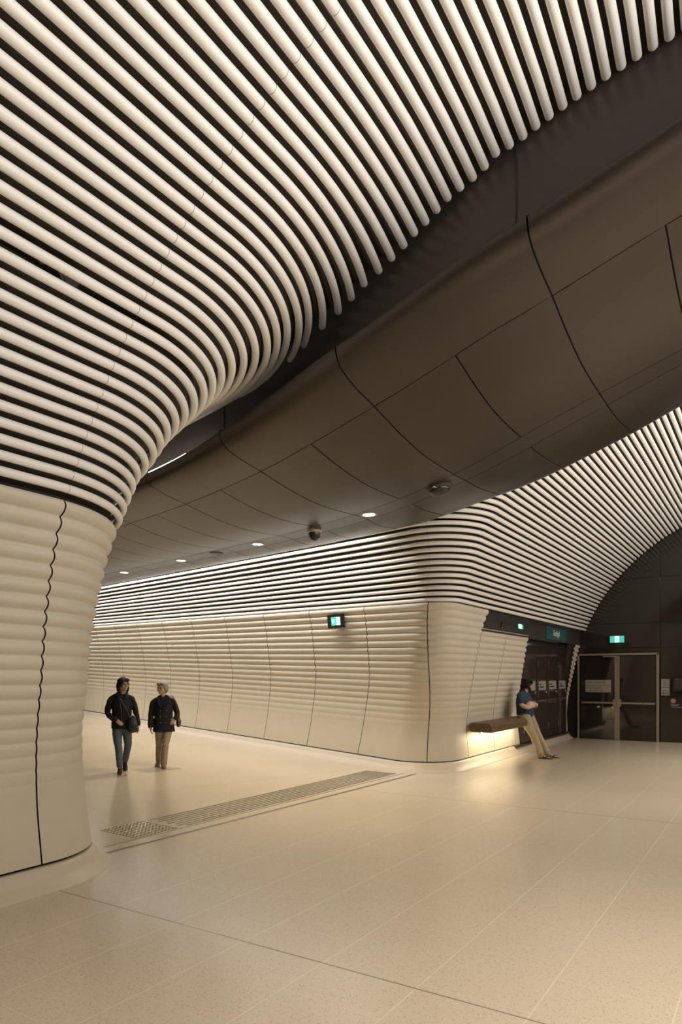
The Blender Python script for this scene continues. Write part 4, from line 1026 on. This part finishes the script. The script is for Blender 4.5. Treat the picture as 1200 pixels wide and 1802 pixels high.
body += hand_shapes((.085, -.19, 1.105), (.8, .35, .1), (-.2, .7, -.5), (0, 0, 1), 1.05, .55) + hand_shapes((-.10, -.215, 1.13), (-.75, .5, -.15), (.2, .7, -.4), (0, 0, 1), 1.05, .5)
weld('body', body, M_SKIN2, mn, .006, 3)
face_parts(mn, H3, glasses=False)
hs = [xform(ell(c, r), H3) for c, r in (((0, .030, .052), (.098, .105, .088)), ((.082, .02, .0), (.03, .06, .06)), ((-.082, .02, .0), (.03, .06, .06)), ((0, .085, -.02), (.080, .052, .085)), ((.04, -.06, .078), (.055, .040, .034)), ((-.045, -.058, .076), (.052, .040, .036)))]
weld('hair', hs, M_HAIRD, mn, .006, 2, .016, 26, 2)
bs = [xform(ell(c, r), H3) for c, r in (((0, -.062, -.092), (.032, .028, .028)), ((.046, -.030, -.066), (.022, .036, .034)), ((-.046, -.030, -.066), (.022, .036, .034)), ((.062, .0, -.04), (.012, .02, .03)), ((-.062, .0, -.04), (.012, .02, .03)))] + [xform(limb([(-.024, -.086, -.047), (0, -.099, -.040), (.024, -.086, -.047)], [.006, .007, .006], ref=(0, 0, 1)), H3)]
weld('beard', bs, M_HAIRD, mn, .005, 2, .004, 40)
tee = [slimb([(0, -.005, .875), (0, -.015, .95), (0, .0, 1.05), (0, .02, 1.17), (0, .022, 1.27), (0, .02, 1.335)], [(.200, .168), (.200, .178), (.195, .162), (.195, .145), (.185, .120), (.090, .080)], c0=.12),
       slimb([(-.12, .02, 1.285), (-.195, .018, 1.272), (-.250, -.002, 1.185), (-.262, -.015, 1.125)], [.078, .080, .074, .070], c1=.15), slimb([(.12, .02, 1.285), (.195, .018, 1.272), (.250, -.01, 1.185), (.262, -.025, 1.125)], [.078, .080, .074, .070], c1=.15)]
weld('tee_shirt', tee, M_TEE, mn, .0075, 3, .007, 12, 4)
tr = [slimb([(0, .01, .93), (-.04, .0, .90), (-.10, -.06, .78), (-.095, -.19, .52), (-.09, -.245, .41), (-.085, -.35, .105)], [(.175, .145), (.155, .145), (.110, .125), (.078, .085), (.075, .080), (.070, .078)]),
      slimb([(0, .01, .93), (.04, .0, .90), (.11, -.07, .78), (.13, -.21, .52), (.135, -.265, .41), (.14, -.42, .105)], [(.175, .145), (.155, .145), (.110, .125), (.078, .085), (.075, .080), (.070, .078)])]
TR3 = weld('trousers', tr, M_CHINO2, mn, .008, 4, .005, 11, 6)
for fx0, fy0, a in ((-.088, -.455, -2), (.162, -.52, 14)):
    M = Matrix.Translation((fx0, fy0, 0)) @ Matrix.Rotation(math.radians(a), 4, 'Z')
    sd = weld('sandal', [xform(limb([(0, .12, .010), (0, .0, .010), (0, -.09, .010), (0, -.145, .010)], [(.036, .011), (.038, .011), (.046, .011), (.036, .011)]), M)], M_SANDAL, mn, .005, 1)
    for s in (-1, 1): vs, fs = xform(limb([(s*.046, .0, .02), (s*.034, -.045, .055), (.012, -.115, .042)], [(.012, .005)]*3, ref=(0, 1, .4)), M); mesh_obj('strap', vs, fs, M_SANDAL, sd, True)
    vs, fs = xform(limb([(-.046, .03, .02), (-.034, .02, .062), (.034, .02, .062), (.046, .03, .02)], [(.014, .006)]*4, ref=(0, 1, 0)), M); mesh_obj('strap', vs, fs, M_SANDAL, sd, True)
